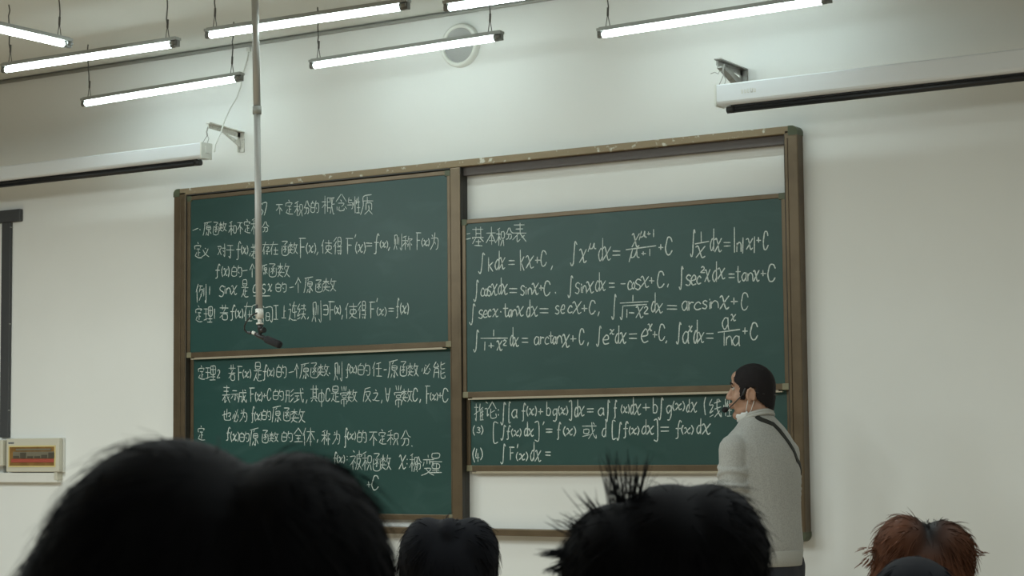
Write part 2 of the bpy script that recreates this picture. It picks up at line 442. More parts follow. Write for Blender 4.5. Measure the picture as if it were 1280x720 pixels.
def projector_screen(x0, x1, zt, zb, y0, y1, label):
    t = thing('projector_screen', ((x0+x1)/2, (y0+y1)/2, zb-0.04), label, 'projector screen', 'rolled up projector screens')
    h = zt-zb
    prof = [(y0, zt-0.006), (y0+0.006, zt), (y1-0.004, zt), (y1, zt-0.004), (y1, zb+0.004), (y1-0.004, zb), (y0+0.016, zb), (y0+0.004, zb+0.008), (y0, zb+0.018)]
    MB().prism(prof, (0, 1, 0), (0, 0, 1), (x0, 0, 0), (x1-x0, 0, 0)).build('housing', M['screen_white'], t)
    for x, s in ((x0, -1), (x1, 1)):
        e = MB().box(x, x+0.012*s, y0-0.002, y1+0.002, zb-0.002, zt+0.002, 0.003)
        e.box(x+0.012*s, x+0.020*s, y0+0.03, y1-0.03, zb+0.03, zt-0.02, 0.002)
        cap = e.build('end_cap', M['vent_rim'], t)
    yb = (y0+y1)/2-0.01
    MB().tube([(x0+0.045, yb, zb-0.022), (x1-0.03, yb, zb-0.022)], 0.0165, 10).build('bottom_rod', M['black_metal'], t)
    for x, s in ((x0+0.045, 1), (x1-0.03, -1)):
        MB().tube([(x-0.004*s, yb, zb-0.021), (x+0.035*s, yb, zb-0.021)], 0.018, 10).build('rod_end', M['black'], t)
    MB().box(x0+0.06, x1-0.05, yb-0.003, yb+0.003, zb-0.018, zb+0.004).build('fabric_edge', M['black_metal'], t)
    return t


sl = projector_screen(-2.3, 0.466, 3.205, 3.115, -0.36, -0.27, 'white projector screen housing with its square end cap beside the microphone pole')
sr = projector_screen(3.772, 6.6, 3.184, 3.081, -0.36, -0.27, 'white projector screen housing with a small raised mark, above the bare wall')
m = MB()                                           # small raised maker's mark on the housing, too worn to read
for k, (w, hh) in enumerate(((0.010, .018), (0.011, .016), (0.009, .019), (0.012, .020), (0.010, .017))):
    xx = 3.905+k*0.0165
    m.box(xx, xx+w*0.3, -0.3612, -0.3598, 3.128, 3.128+hh); m.box(xx+w*0.7, xx+w, -0.3612, -0.3598, 3.128, 3.128+hh*0.9)
    m.box(xx, xx+w, -0.3612, -0.3598, 3.126, 3.130)
m.build('raised_mark', M['galv'], sr)


def bracket(x, z0, z1, yo, material, label, slope=0.0, full=False):
    t = thing('wall_bracket', (x, 0, z0), label, 'bracket', 'triangular screen brackets')
    w = 0.017
    m = MB().box(x-w, x+w, -0.008, -0.0005, z0, z1).box(x-w, x-w+0.006, -0.030, -0.0005, z0, z1)
    m.build('wall_leg', material, t)
    m = MB()
    m.prism([(0, z1-0.034), (0, z1), (yo-0.02, z1+slope), (yo-0.02, z1+slope-0.006), (yo, z1+slope-0.007), (yo, z1+slope-0.030)], (0, 1, 0), (0, 0, 1), (x-w, 0, 0), (0.006, 0, 0))
    m.prism([(-0.002, z1-0.006), (-0.002, z1), (yo-0.02, z1+slope), (yo-0.02, z1+slope-0.006)], (0, 1, 0), (0, 0, 1), (x-w+0.006, 0, 0), (2*w-0.006, 0, 0))
    m.build('arm', material, t)
    if full:
        m = MB().prism([(-0.012, z0), (-0.012, z0+0.075), (yo+0.005, z1+slope-0.006), (yo-0.004, z1+slope-0.006), (yo-0.004, z1+slope-0.045)], (0, 1, 0), (0, 0, 1), (x-w+0.006, 0, 0), (0.005, 0, 0))
        m.prism([(-0.012, z0), (-0.012, z0+0.012), (yo+0.002, z1+slope-0.036), (yo-0.004, z1+slope-0.045)], (0, 1, 0), (0, 0, 1), (x-w+0.011, 0, 0), (0.03, 0, 0))
    else: m = MB().prism([(-0.012, z0+0.028), (-0.012, z0+0.062), (yo*0.68, z1+slope*0.68-0.022), (yo*0.62, z1+slope*0.62-0.030)], (0, 1, 0), (0, 0, 1), (x-w+0.006, 0, 0), (0.006, 0, 0))
    m.build('brace', material, t)
    return t


bl = bracket(0.476, 3.188, 3.310, -0.285, M['galv'], 'pale galvanised triangular wall bracket beside the microphone pole, cable hanging across it', 0.018)
br = bracket(3.752, 3.185, 3.318, -0.285, M['galv_dark'], 'darker grey wall bracket half hidden by the screen housing with the raised mark', 0.006, True)
for (bx, top, zt, par, lab) in ((0.470, 3.305, 3.205, sl, 1), (3.790, 3.295, 3.184, sr, 0)):
    m = MB()
    m.tube([(bx-0.012, -0.283, top), (bx-0.016, -0.290, top-0.03), (bx-0.012, -0.288, top-0.055)], 0.0042, 6)
    m.tube([(bx-0.012, -0.288, top-0.05), (bx-0.028, -0.315, zt)], 0.0022, 5)
    m.tube([(bx-0.012, -0.288, top-0.05), (bx-0.004, -0.285, zt+0.03), (bx-0.012, -0.29, zt)], 0.0022, 5)
    if not lab:
        m.tube([(bx-0.012, -0.288, top-0.04), (bx-0.034, -0.291, top-0.033), (bx-0.042, -0.289, top-0.045), (bx-0.06, -0.291, top-0.035), (bx-0.082, -0.291, top-0.04)], 0.0022, 5)
    m.build('tie_wire', M['galv_dark'], par)

pts = [at(*q) for q in ((311, 62, -.012), (309, 74, -.015), (303, 95, -.02), (301, 108, -.03), (296, 122, -.06), (288, 135, -.11), (281, 150, -.17), (276, 166, -.24), (269, 181, -.29), (268, 190, -.31))]
m = MB().tube(pts, 0.0042, 6); m.box(pts[0].x-0.012, pts[0].x+0.012, -0.022, -0.0005, pts[0].z-0.012, pts[0].z+0.012, 0.003)
o = m.build('power_cable', M['white_cable'], None, pts[0]); tag(o, 'thin white cable running down the wall to the end of the left projector screen', 'cable')

# ------------------------------------------------------------------ microphone hanging on a pole
py = -1.6
pt = Vector((1.9155, py, ZC)); pb = at(324, 388, py)
mp = thing('hanging_microphone', pt, 'black microphone hanging on a long grey ceiling pole in front of the chalk title', 'microphone')
mid = at(321.3, 137, py)
MB().tube([pt, mid], 0.0175, 12).build('pole', M['steel'], mp)
MB().tube([mid, pb], 0.0160, 12).build('pole', M['steel'], mp)
MB().tube([mid+Vector((0, 0, 0.016)), mid-Vector((0, 0, 0.022))], 0.0215, 12).build('collar', M['lamp_grey'], mp)
MB().tube([pt, pt-Vector((0, 0, 0.012))], 0.05, 16).build('ceiling_plate', M['steel'], mp)
m = MB()
m.tube([at(324, 386, py), at(324.6, 398, py)], 0.019, 12)
m.tube([at(324.6, 398, py), at(324.8, 403.5, py)], 0.010, 10)
m.tube([at(324.8, 403.5, py), at(324.8, 405.5, py)], 0.018, 12)
m.build('clamp', M['galv'], mp)
MB().box(pb.x-0.008, pb.x+0.004, py-0.0178, py-0.014, pb.z+0.006, pb.z+0.026, 0.001).build('slot', M['black'], mp)
m = MB()
m.tube([at(325, 405.5, py), at(325.8, 413, py)], 0.0135, 10)
m.tube([at(325, 413.5, py), at(330.5, 412.5, py-0.005)], 0.0135, 10)
m.tube([at(326, 413, py), at(325, 418.5, py)], 0.008, 8)
m.build('swivel', M['black'], mp)
m = MB(); m.tube([at(319.5, 417.4, py), at(323, 419.2, py), at(333, 424.2, py)], [0.0095, 0.011, 0.0115], 12)
mic = m.build('microphone_body', M['black'], mp)
m = MB(); m.tube([at(332, 423.2, py), at(333.5, 424.2, py), at(348, 430.4, py), at(350.3, 431.3, py), at(351, 431.6, py)], [0.013, 0.0185, 0.0185, 0.0165, 0.009], 14)
w_ = m.build('foam_windscreen', M['foam'], mic)
m = MB(); m.tube([at(315.8, 415.6, py), at(319.6, 417.4, py)], 0.0085, 10)
m.build('connector', M['galv'], mic)
cp = [at(*q) for q in ((321.5, 391, py-0.018), (316, 393.5, py-0.03), (309.5, 400, py-0.03), (305.6, 407, py-0.02), (305.5, 412, py-0.01), (308.5, 415.2, py), (312.5, 416.2, py), (316, 416, py))]
MB().tube(cp, [0.0035]*5+[0.0045, 0.0075, 0.0075], 7).build('microphone_cable', M['black'], mp)

# ------------------------------------------------------------------ round vent, trunking and fuse boxes on the wall
vc = Vector((2.043, 0, 3.640))
vt = thing('wall_vent', vc, 'round grey vent with a white rim on the wall, behind a tube lamp', 'vent')
R = 0.122; prof = [(R, 0), (R, -0.018), (R-0.004, -0.030), (R-0.012, -0.036), (R-0.022, -0.034), (R-0.026, -0.026), (R-0.027, -0.004)]
m = MB(); n = 48; vs = []; fs = []
for k in range(n):
    w = 2*math.pi*k/n
    for r_, y in prof: vs.append((vc.x+r_*math.cos(w), y, vc.z+r_*math.sin(w)))
q = len(prof)
for k in range(n):
    for j in range(q-1): fs.append((k*q+j, k*q+j+1, ((k+1) % n)*q+j+1, ((k+1) % n)*q+j))
m.add(vs, fs, True); m.build('rim', M['vent_rim'], vt)
m = MB(); m.tube([(vc.x, -0.002, vc.z), (vc.x, -0.024, vc.z)], R-0.0265, 48); m.build('mesh_cover', M['vent_mesh'], vt)

tr = thing('cable_trunking', (-1.478, 0, 1.53), 'dark grey vertical cable trunking with a T top, above the fuse boxes', 'trunking')
MB().box(-1.517, -1.440, -0.024, -0.002, 1.531, 2.905, 0.003).build('upright', M['conduit'], tr)
MB().box(-2.0, -1.348, -0.030, -0.002, 2.906, 2.985, 0.004).build('cross_piece', M['conduit'], tr)
for z in (1.70, 2.25, 2.87):
    MB().box(-1.518, -1.439, -0.0235, -0.001, z, z+0.006).build('joint', M['lamp_grey'], tr)


def fuse_box(x0, x1, z0, z1, depth, wx0, wx1, wz0, wz1, label):
    t = thing('fuse_box', ((x0+x1)/2, 0, z0), label, 'fuse box', 'cream fuse boxes')
    MB().box(x0-0.003, x1+0.003, -0.02, 0, z0-0.003, z1+0.003, 0.003).build('back_plate', M['box_white'], t)
    cv = MB().box(x0, x1, -depth, -0.02, z0, z1, 0.006).build('cover', M['box'], t)
    e = 0.008
    m = MB()
    for q in ((wx0-e, wx1+e, wz1, wz1+e), (wx0-e, wx1+e, wz0-e, wz0), (wx0-e, wx0, wz0, wz1), (wx1, wx1+e, wz0, wz1)):
        m.box(q[0], q[1], -depth-0.004, -depth+0.002, q[2], q[3])
    m.build('window_edge', M['gold_rim'], cv)
    MB().box(wx0, wx1, -depth-0.0015, -depth+0.002, wz0, wz1).build('window', M['gold'], t)
    return t, cv


X0, X1 = -1.421, -0.957
fb, cv = fuse_box(X0, X1, 1.313, 1.523, 0.055, -1.388, -0.992, 1.352, 1.470, 'cream fuse box with a whole brown window and red strip inside')
m = MB(); m.box(-1.355, -0.994, -0.060, -0.0566, 1.398, 1.440); m.build('breaker_row', M['breaker'], fb)
m = MB()
for k in range(6): m.box(-1.35+k*0.062, -1.300+k*0.062, -0.0625, -0.0598, 1.400, 1.400+(0.014, 0.034, 0.012, 0.012, 0.02, 0.034)[k])
m.build('switch_row', M['breaker_dark'], fb)
MB().box(-1.37, -0.994, -0.0605, -0.0566, 1.373, 1.395).build('red_strip', M['red'], fb)
MB().box(-1.33, -1.02, -0.0600, -0.0566, 1.447, 1.459).build('paper_strip', M['breaker'], fb)
m = MB()
for k in range(4): m.box(-1.400+k*0.0125, -1.3895+k*0.0125, -0.0562, -0.0545, 1.490, 1.501)
m.build('print', M['print'], cv)
fb2, cv2 = fuse_box(-1.90, -1.432, 1.352, 1.515, 0.075, -1.86, -1.510, 1.378, 1.480, 'cream fuse box mostly cut off by the photo edge, under the trunking')
tk = thing('wall_trunking', (-1.7, 0, 1.245), 'white horizontal trunking on the wall below the fuse boxes', 'trunking')
MB().box(-2.6, -0.985, -0.045, 0, 1.247, 1.308, 0.005).build('channel_cover', M['box_white'], tk)
MB().box(-1.004, -0.978, -0.048, 0, 1.262, 1.3125, 0.003).build('end_clip', M['box'], tk)
MB().box(-1.475, -1.462, -0.03, 0, 1.309, 1.351).build('cable_drop', M['lamp_grey'], tk)


# ------------------------------------------------------------------ chalk writing: strokes of a hand, one drawing per character on a 10 x 10 grid
GLYPH = {
 '(': '70232679', ')': '20737629', 'x': '0120446998 905409', 'f': '91705245483919 1484', 'F': '0090 2029 2474', '=': '0090 0999', '+': '4049 0595',
 '-': '0595', 'C': '9270301306296997', 'S': '91706155482908', 'd': '8089 855416184987', 'k': '1019 8316 3689', 'c': '926022063998',
 'o': '50131759868250', 's': '9150123475875908', 'i': '5359 5051', 'n': '0109 04408299', 'e': '1584815013063998', 't': '40476998 0393',
 'a': '814004184985 808799', 'r': '1019 144191', 'l': '5059', '2': '124082650999', '3': '11508244866908', '4': '300696 6369', '7': '009049',
 'u': '3009 23265570 707596', 'b': '1019 1554967919', 'g': '8140022573 80865919', '[': '80101989', ']': '10808919', "'": '9009', ',': '9009',
 '.': '0099', ':': '4041 4849', 'E': '00808909 1484', 'A': '004990 2474', 'I': '0090 5059 0999', '_': '0595', 'P': '81402254758649',
 '不': '0191 513406 5359 6496', '定': '4051 14128273 3474 5458 5676 3618 185999', '积': '4011 0353 3139 3407 3456 6265959262 7659 8699',
 '分': '402305 507394 25757859 453819', '的': '2012 0208484202 0545 6054 62929879 6576',
 '概': '0333 2029 2406 2435 4171 4148 4363 6163 4666 7191 717494 8169 758999', '念': '4004 5094 4354 257557 1719 37397978 8798',
 '与': '3024848869 3272 0676', '性': '2029 0305 3244 5144 5393 7079 5696 4999', '质': '80212509 2393 5154 4447 448487 656739 6799',
 '一': '0990', '原': '1190 211609 5142 4345858343 4484 656958 4739 7698', '函': '108052 525747 3344 7364 5526 5476 13199993',
 '数': '0242 2024 2204 2244 241749 3509 0656 6054 6292 827659 647799', '和': '4011 0353 3139 3407 3456 6367979363',
 '义': '4051 815609 124699', '对': '02422608 1348 5393 808978 6576', '于': '1181 0494 515938', '若': '0292 3033 6063 0595 533608 3639898636',
 '存': '0292 402407 2429 548466 666958 4797', '在': '0292 402407 2429 6469 4696 4999', '使': '2004 1319 3292 4446868444 606639 466899',
 '得': '3002 3205 2429 5054848050 5282 4595 4797 858978 5869', '则': '1116 114146 232609 3749 6266 909978',
 '称': '4011 0353 3139 3407 3456 6054 629283 7379 6557 8596', '为': '2132 13838869 504509 5566', '个': '503204 5093 5359',
 '例': '2004 1319 3161 4134 436338 4556 7276 909988', '是': '2023737020 2272 0494 5458 5686 352709 275999',
 '理': '0141 0444 2128 0847 5055959050 5292 7079 5797 4999', '区': '90000999 6227 3377', '间': '0011 0209 21919978 3438686434 3666',
 '上': '5059 5484 0999', '连': '4292 604595 7378 1122 04241809 184999', '续': '2003330736 0938 4191 7073 439384 4696 746749 7799',
 '表': '1181 2373 0595 5055 4508 363958 5599 8667', '示': '2171 0494 545948 2508 7598', '成': '1292 121609 15454838 50669997 8449 7081',
 '形': '0151 0454 111509 4149 9062 9365 9659', '式': '0393 1555 3538 0957 60769997 8091', '其': '0292 3037 7077 3474 3676 0797 3819 6889',
 '中': '1216868212 5059', '常': '5052 2032 8072 14139384 3435757434 28268688 5559', '反': '8021 211609 23835729 346799',
 '之': '4051 13732808 285999', '任': '2004 1319 8041 3494 6169 4999', '必': '1407 33386987 4152 8029 8496',
 '能': '200343 3143 1409 144449 1646 606494 9162 65699998 9667', '也': '05938676 5057 2228499997', '全': '5004 5094 2575 5559 3777 1999',
 '体': '2004 1319 3292 6069 6237 6296 5777', '被': '2031 034307 2529 3546 529283 525649 7074 54846859 6699',
 '变': '5051 1292 4244 6264 2315 8395 26764809 366899', '量': '2022727020 0494 2527777525 5559 2878 0999', '二': '2170 0998',
 '基': '0191 3035 7075 3373 0595 3508 6597 5659 3777 2989', '本': '0393 5059 5308 5398 3777', '推': '0242 202918 0644 6054 6369 6392 6594 6796 6999 8389',
 '论': '1021 04242837 6034 6094 8556 54599997', '线': '2003330736 0938 4291 4594 60659997 8649 7081',
 '或': '0292 1416464414 0857 60769997 8449 7081',
}
LATIN = set("()xfF=+-CSdkcosineatrl234bg[]',.:EAI_7uP")


def strokes_of(tok, x0, x1, y0, y1):
    if tok == '(x)':
        w = x1-x0; h = y1-y0
        return strokes_of('(', x0, x0+w*.2, y0, y1) + strokes_of('x', x0+w*.27, x0+w*.72, y0+h*.22, y0+h*.88) + strokes_of(')', x0+w*.8, x1, y0, y1)
    out = []
    for s in GLYPH[tok].split():
        s = s[:len(s)//2*2]
        p = [(int(s[i]), int(s[i+1])) for i in range(0, len(s), 2)]
        out.append([(x0+(x1-x0)*a/9, y0+(y1-y0)*b/9) for a, b in p])
    return out


def smooth_line(p, n=4):
    if len(p) < 3: return [tuple((p[0][k]+(p[1][k]-p[0][k])*t/3) for k in (0, 1)) for t in range(4)]
    q = [p[0]]+p+[p[-1]]; out = []
    for i in range(1, len(q)-2):
        a, b, c, d = q[i-1], q[i], q[i+1], q[i+2]
        for t in range(n):
            t /= n
            out.append(tuple(0.5*(2*b[k]+(c[k]-a[k])*t+(2*a[k]-5*b[k]+4*c[k]-d[k])*t*t+(3*b[k]-a[k]-3*c[k]+d[k])*t**3) for k in (0, 1)))
    out.append(p[-1]); return out


def write(board, spec, Y, width=1.45, rnd=random.Random(3)):
    """spec: 'char x0 x1 y0 y1; ...' in photo pixels, or '~ x y x y ...' for a free stroke; a wide gap starts a new piece of writing"""
    items = []
    for item in spec.split(';'):
        w = item.split()
        if not w: continue
        if w[0] == '~':
            v = [float(a) for a in w[1:]]; items.append((w[0], [list(zip(v[0::2], v[1::2]))], min(v[0::2]), max(v[0::2])))
        else:
            q = [float(a) for a in w[1:5]]; items.append((w[0], strokes_of(w[0], *q), q[0], q[1]))
    groups = [[items[0]]]; end = items[0][3]
    for it in items[1:]:
        if it[2]-end > 3.9: groups.append([])
        groups[-1].append(it); end = max(end, it[3])
    for g in groups:
        mb = MB()
        for ch, strokes, _, _ in g:
            cjk = ch not in LATIN and ch not in ('(x)', '~')
            for st in strokes:
                j = 0.25 if not cjk else 0.3
                st = [(x+rnd.uniform(-j, j), y+rnd.uniform(-j, j)) for x, y in st]
                P = [at(x, y, Y) for x, y in smooth_line(st)]
                hw = width*(0.82 if cjk else 1.0)*0.0036/2*rnd.uniform(0.85, 1.12)
                vs = []; fs = []; n = len(P)
                for i, p in enumerate(P):
                    t = P[min(i+1, n-1)]-P[max(i-1, 0)]
                    if t.length < 1e-6: t = Vector((1, 0, 0))
                    t.normalize(); nn = Vector((-t.z, 0, t.x))
                    k = hw*(1+rnd.uniform(-.18, .18))*(0.75 if i in (0, n-1) else 1)
                    e = -0.5 if i == 0 else (0.5 if i == n-1 else 0)
                    vs += [p+nn*k+t*e*hw, p-nn*k+t*e*hw]
                for i in range(n-1): fs.append((2*i, 2*i+1, 2*i+3, 2*i+2))
                mb.add(vs, fs)
        mb.build('chalk_writing', M['chalk'], board)


yF, yR = YF+0.0042, YR+0.0042
LU = ['P 324 329 254 270; 7 328 333.5 254 269; 不 345 353 254 268; 定 356.5 366 250 267.5; 积 368 378 252 270; 分 380 387.5 251 267.5; 的 389 398 251 266; 概 402.5 418 245 267; 念 420 433 243 263; 与 434 441.6 247 261; 性 442 450 246 266; 质 451 466 243 268',
 '一 241 247.5 285 288; . 249.5 250.3 286.5 287.6; 原 254 264 277 294; 函 266 273 278 292.5; 数 274 283 277.5 289; 和 286 295 277 294; 不 297 303 277 292; 定 305 313 274 291; 积 314 323 273 293; 分 327.5 336 277 290',
 "定 243 252 303 322; 义 252.5 261 310 321; 对 272 282 305 320; 于 283 292.5 305 322; f 295 301 302 324; (x) 301.6 310 307 318; , 311.8 313 316 320; 若 314 321 305 322; 存 328 337 302 318; 在 337.5 347.5 302 318; 函 351.6 360 302 318; 数 361 372 303 317; F 374 382 298 322; (x) 382.5 395 304 317; , 396 397.5 315 319; 使 402 415 300 317; 得 417 427 297 318; F 432.5 441 298 317; ' 443.6 444.6 293 297; (x) 444 457 302.5 317; = 457.5 465 304 307.5; f 467 474 292 317; (x) 475 485 301 310; , 485.5 487 309 313; 则 492 502 292 312; 称 502.5 515 295 312; F 520 526 291 312; (x) 527 537 298 308; 为 538 548 291 312",
 'f 269 275 330 347.5; (x) 277 287 333 346; 的 290 302 332 346; 一 303 309 337.5 338.5; 个 312 318 330 347; 原 327 334 331 343; 函 336 345 330 345; 数 347 362 329 346',
 '例 245 257.5 355 378; l 261.5 262.5 358 368; s 274 280 357 371; i 280 282 358 367; n 283 288 360 367; x 289 296 357 368; 是 302 310 350 371; c 316 321 356 366; o 321.5 327 357 366; s 327 332 355 367; x 335 340 355 364; _ 317 337.5 369 370.4; 的 345 357.5 353 365; 一 362 367 358.5 359.5; 个 369 376 347 366; 原 380 391 346 366; 函 394 402.5 350 364; 数 404 420 348 364',
 "定 244 253 382 402; 理 255 265 384 402.5; l 267.5 268.5 386 398; 若 275 285 381 399; f 287.5 294 381 400; (x) 294 304 386 398; 在 305 315 378 401; 区 316 326 382 398; 间 329 340 382.5 402; I 342 347.5 382 399; 上 352 357.5 382 397.5; 连 361 371 377 400; 续 372 382 380 399; , 384.5 385.7 396 399; 则 390 401 376 402; E 404 410 382 393; F 411 418 377 400; (x) 418 426 382 393; , 427 428.4 394 399; 使 432 446 379 398; 得 447.5 457.5 377 398; F 462 469 377.5 397.5; ' 471 472 373 377; (x) 471 483 384 395; = 486 492 385.5 389; f 495 499 372.5 397; (x) 500 511 379 393"]
LL = ['定 247.5 256 457 474; 理 257 269 458 475; 2 271.5 275 462 472; 若 286 294 456 475; F 297 303 458 475; (x) 303 314 462 473; 是 317.5 327 453 476; f 328 334 456 475; (x) 334 343 460 471; 的 346 357.5 456 472; 一 361 367 464.5 465.5; 个 368 373 455 472.5; 原 375 386 454 473; 函 388 397 454 471; 数 398 411 455 470; . 411.6 412.3 466 467; 则 417.5 427.5 452 475; f 432 437 455 472; (x) 437 446 457 467; 的 448 462 454 469; 任 466 477 453 470; - 480 483 461 463; 原 485 497 450 472; 函 500 508 452 469; 数 510 523 454 470; 必 527 538 455 467; 能 542 556 452 472',
 '表 278 287.5 482 503; 示 289 298 487 500; 成 298 308 487 503; F 312 318 485 502; (x) 319 328 490 502; + 329 333 492 497; C 334 339 486 500; 的 342 354 487 500; 形 357 367 487 502.5; 式 367.5 379 485 503; , 382.5 383.6 500 504; 其 388 397.5 482 502; 中 398 405 487 508; C 407 412.5 486 501; 是 414 424 483 502; 常 425 434 483 508; 数 434 446 487 502; 反 454 464 484 502; 之 466 474 487 501; , 476.5 477.5 500 504; A 482 487.5 485 502; 常 492.5 502.5 482 509; 数 502.5 515 486 502; C 516 522 486 501; , 524.5 525.5 499 503; F 532 537.5 482.5 504; (x) 537.5 547.5 491 501; + 548 552.5 491 497; C 553 560 486 502',
 '也 278 288 511 525; 必 291 298 512 527; 为 300 309 511 527; f 314 318 508 528; (x) 318 327.5 515 526; 的 328 338 512 525; 原 340 351 507.5 527.5; 函 354 362.5 510 525; 数 364 381 511 528',
 '定 247 256 532 550; f 282.5 288 534 550; (x) 288 299 540 552; 的 300 311 540 552; 原 312 323 535 557; 函 327.5 335 538 552.5; 数 337 348 540 552; 的 352.5 365 539 552; 全 367 378 535 552; 体 379 393 535 557; , 396.5 397.5 549 553; 称 402 412.5 538 556; 为 416 425 538 555; f 430 434 535 559; (x) 434 445 540 550; 的 447 457.5 538 553; 不 462 471 538 557; 定 473 482.5 537 555; 积 484 497.5 538 556; 分 501 513 538 557; . 514.6 515.4 557 558',
 'f 416.5 421 565 582; (x) 421 431 569 579; : 433 435 570 575; 被 438 452.5 563 587; 积 452.5 464 565 588; 函 466 475 567 587; 数 476 489 569 587; x 499 507 569 586; : 508.5 509.5 574 580; 积 512 521.5 567 589.5; 分 519 527 571 587; 变 527 542 569 594; 量 537 552 567 590.5',
 '+ 459 463 602 609; C 465 473 595 612']
RU = ['二 582 588.5 292 299; . 590.6 591.4 297 298.4; 基 590.5 604 284 307; 本 608 619.5 284 306; 积 620.5 630 285 307; 分 632 641 285 299; 表 641 657.5 278.5 302',
 'S 598 606 316 342; k 610 616.6 322 339; d 618.6 624.5 314 337; x 624.5 631 322 336; = 636 643 326 330.5; k 650 655.5 312.5 338; x 657.5 667 320 335; + 669 675 321 329; C 676 683 314 332; , 689 690.4 332 337; S 713 721 302 332; x 724.6 733 311.5 328; u 735 745 304 314.5; d 748 754 298 326; x 754 763.5 308.6 325; = 766 775 314 319; x 790 799 292 308.6; u 799 808 289 300; + 809 813 290 294; l 816 817.4 287 296; ~ 782.6 312 819.6 307; u 786.5 799 311.5 327; + 802 807 314.5 319; l 811.4 812.6 311.5 320; + 823.5 829 305.5 312; C 832 840 297 318; S 863 869 287 321; l 876 877 290 302; ~ 869 305 886 301.5; x 870 881 307.6 322; d 887.7 892.6 286 313.5; x 893.5 902 298 314.5; = 905 913 303 307.6; l 917.5 918.5 284 315.5; n 921 926.6 303 314.5; l 928 929 297 316.4; x 933 941 298 311.5; l 942.5 943.5 296 316; + 946 951 297 303; C 954 960 290 311.5',
 'S 592.5 598 350 377; c 601 605 360 370; o 605.5 609.5 361 370; s 609.5 614 358 370; x 614 621.5 355 369; d 622.5 627 347.5 368; x 627 634 355 368; = 637 646 361 365.5; s 650.7 655.5 357 369; i 656.8 658 359 368; n 660 665 360 368; x 665 673 354 368; + 674 679 356.5 363; C 680 687.6 352 369; . 694 694.8 365.5 366.5; S 710 716 344.6 372; s 719 724.6 353 367; i 726 727.2 355 366; n 728.5 733 357 366; x 733 742 352 366; d 744 750 340.7 364; x 750 756.7 351 363; = 761.5 768 354 359; - 776 781.7 354 355.4; c 784.6 789.5 351 362; o 789.8 794 353 361; s 794 801 349 362; x 801 811 345.6 359; + 812 817.6 347 354; C 821.5 830 340 359; , 834.3 835.4 355 359; S 849 854 333 362; s 857.5 863.4 343.6 357; e 864 870 344 356; c 871 876 345 355; 2 876 881 333 340.7; x 881 887.7 337 352; d 890.6 896.5 327 352; x 897.5 906 335 348.5; = 911 918 342.7 346.8; t 920 925.6 333 353; a 927.6 933.4 341 351; n 935 941 341 351; x 942 949 338 351.5; + 951 957 338 345; C 959.7 969 331 351.5',
 'S 587 594 380 406; s 598.3 603.3 387.5 398; e 604 609 388 397; c 610 614 387 396; x 616 622.5 386 396; . 625.6 626.4 389.5 390.5; t 629 635 380 396; a 635.6 639.5 387 396; n 640.5 646 387 395; x 646 654 383 395; d 658 663 375 396; x 664 671.7 383 395; = 675 685 386 391; s 694 699 382 392.5; e 701 706 381 392; c 710 715 382 391; x 716 726.7 377 392; + 727.5 734 381 389; C 736.7 744 376 392; , 747.5 748.8 390 395; S 764.5 770.5 368 399; ~ 775 379 810 377; l 790.5 791.5 369 376.5; ~ 775 396 777.4 399 778.8 382.4; ~ 778.8 382.4 808 380.4; l 783 784 387 397; - 786.5 792.4 390.4 391.6; x 795 804 383 397; 2 805 810 383 392; d 814 819.6 366 390; x 819.6 828 379.5 391; = 834 846 382 386.5; a 852.7 859.5 376.5 388; r 860.5 867 377 388; c 868 876 377.5 387; s 878 884 375.6 386; i 886.6 887.8 374 386; n 889 898 376 385; x 900 911 370 386; + 914 922 372.5 380.5; C 926.6 935 367 387',
 'S 592 598.5 412.5 440; l 616.4 617.4 412.5 420; ~ 601 423 634.5 422.5; l 605.5 606.5 427.5 437.5; + 611 617.5 429 435; x 621 627.5 426 438; 2 629 633 425 431.7; d 637.5 641.7 409 432.5; x 641.7 648 421.7 433; = 652.5 660 423 428; a 668 674 421 431; r 675 680 421 430; c 681 686 421 430; t 686.5 691 415 429; a 691 695.4 421 430; n 696.5 702.5 420 429; x 703 711.7 418 434; + 713 720 419.5 427; C 724 730 411.7 430; , 734.5 735.7 428 432; S 745.5 751.5 407.5 433; e 754 761 419 430; x 762.5 767.5 411.7 418; d 769 774 407 429; x 775 782.6 416 429; = 786.5 796 417.5 423; e 802 810 411.5 428; x 810 815 405 413.5; + 816 821.5 414.5 421.5; C 823.5 831 406 425; , 832 833.2 426 429; S 845.5 851.5 403 430; a 853.7 861 414.5 429; x 861 865 407.6 414.5; d 867 872 400 429; x 872 880 415.5 428; = 883 891.6 416.8 422.6; a 903 911 397 411.5; x 914 919.5 393 401; ~ 897.4 415.5 924.7 412; l 904.5 905.5 416 432; n 908 915 420 431; a 916 924.7 420 432; + 928.6 934.4 409.5 417.5; C 938 947 404 424']
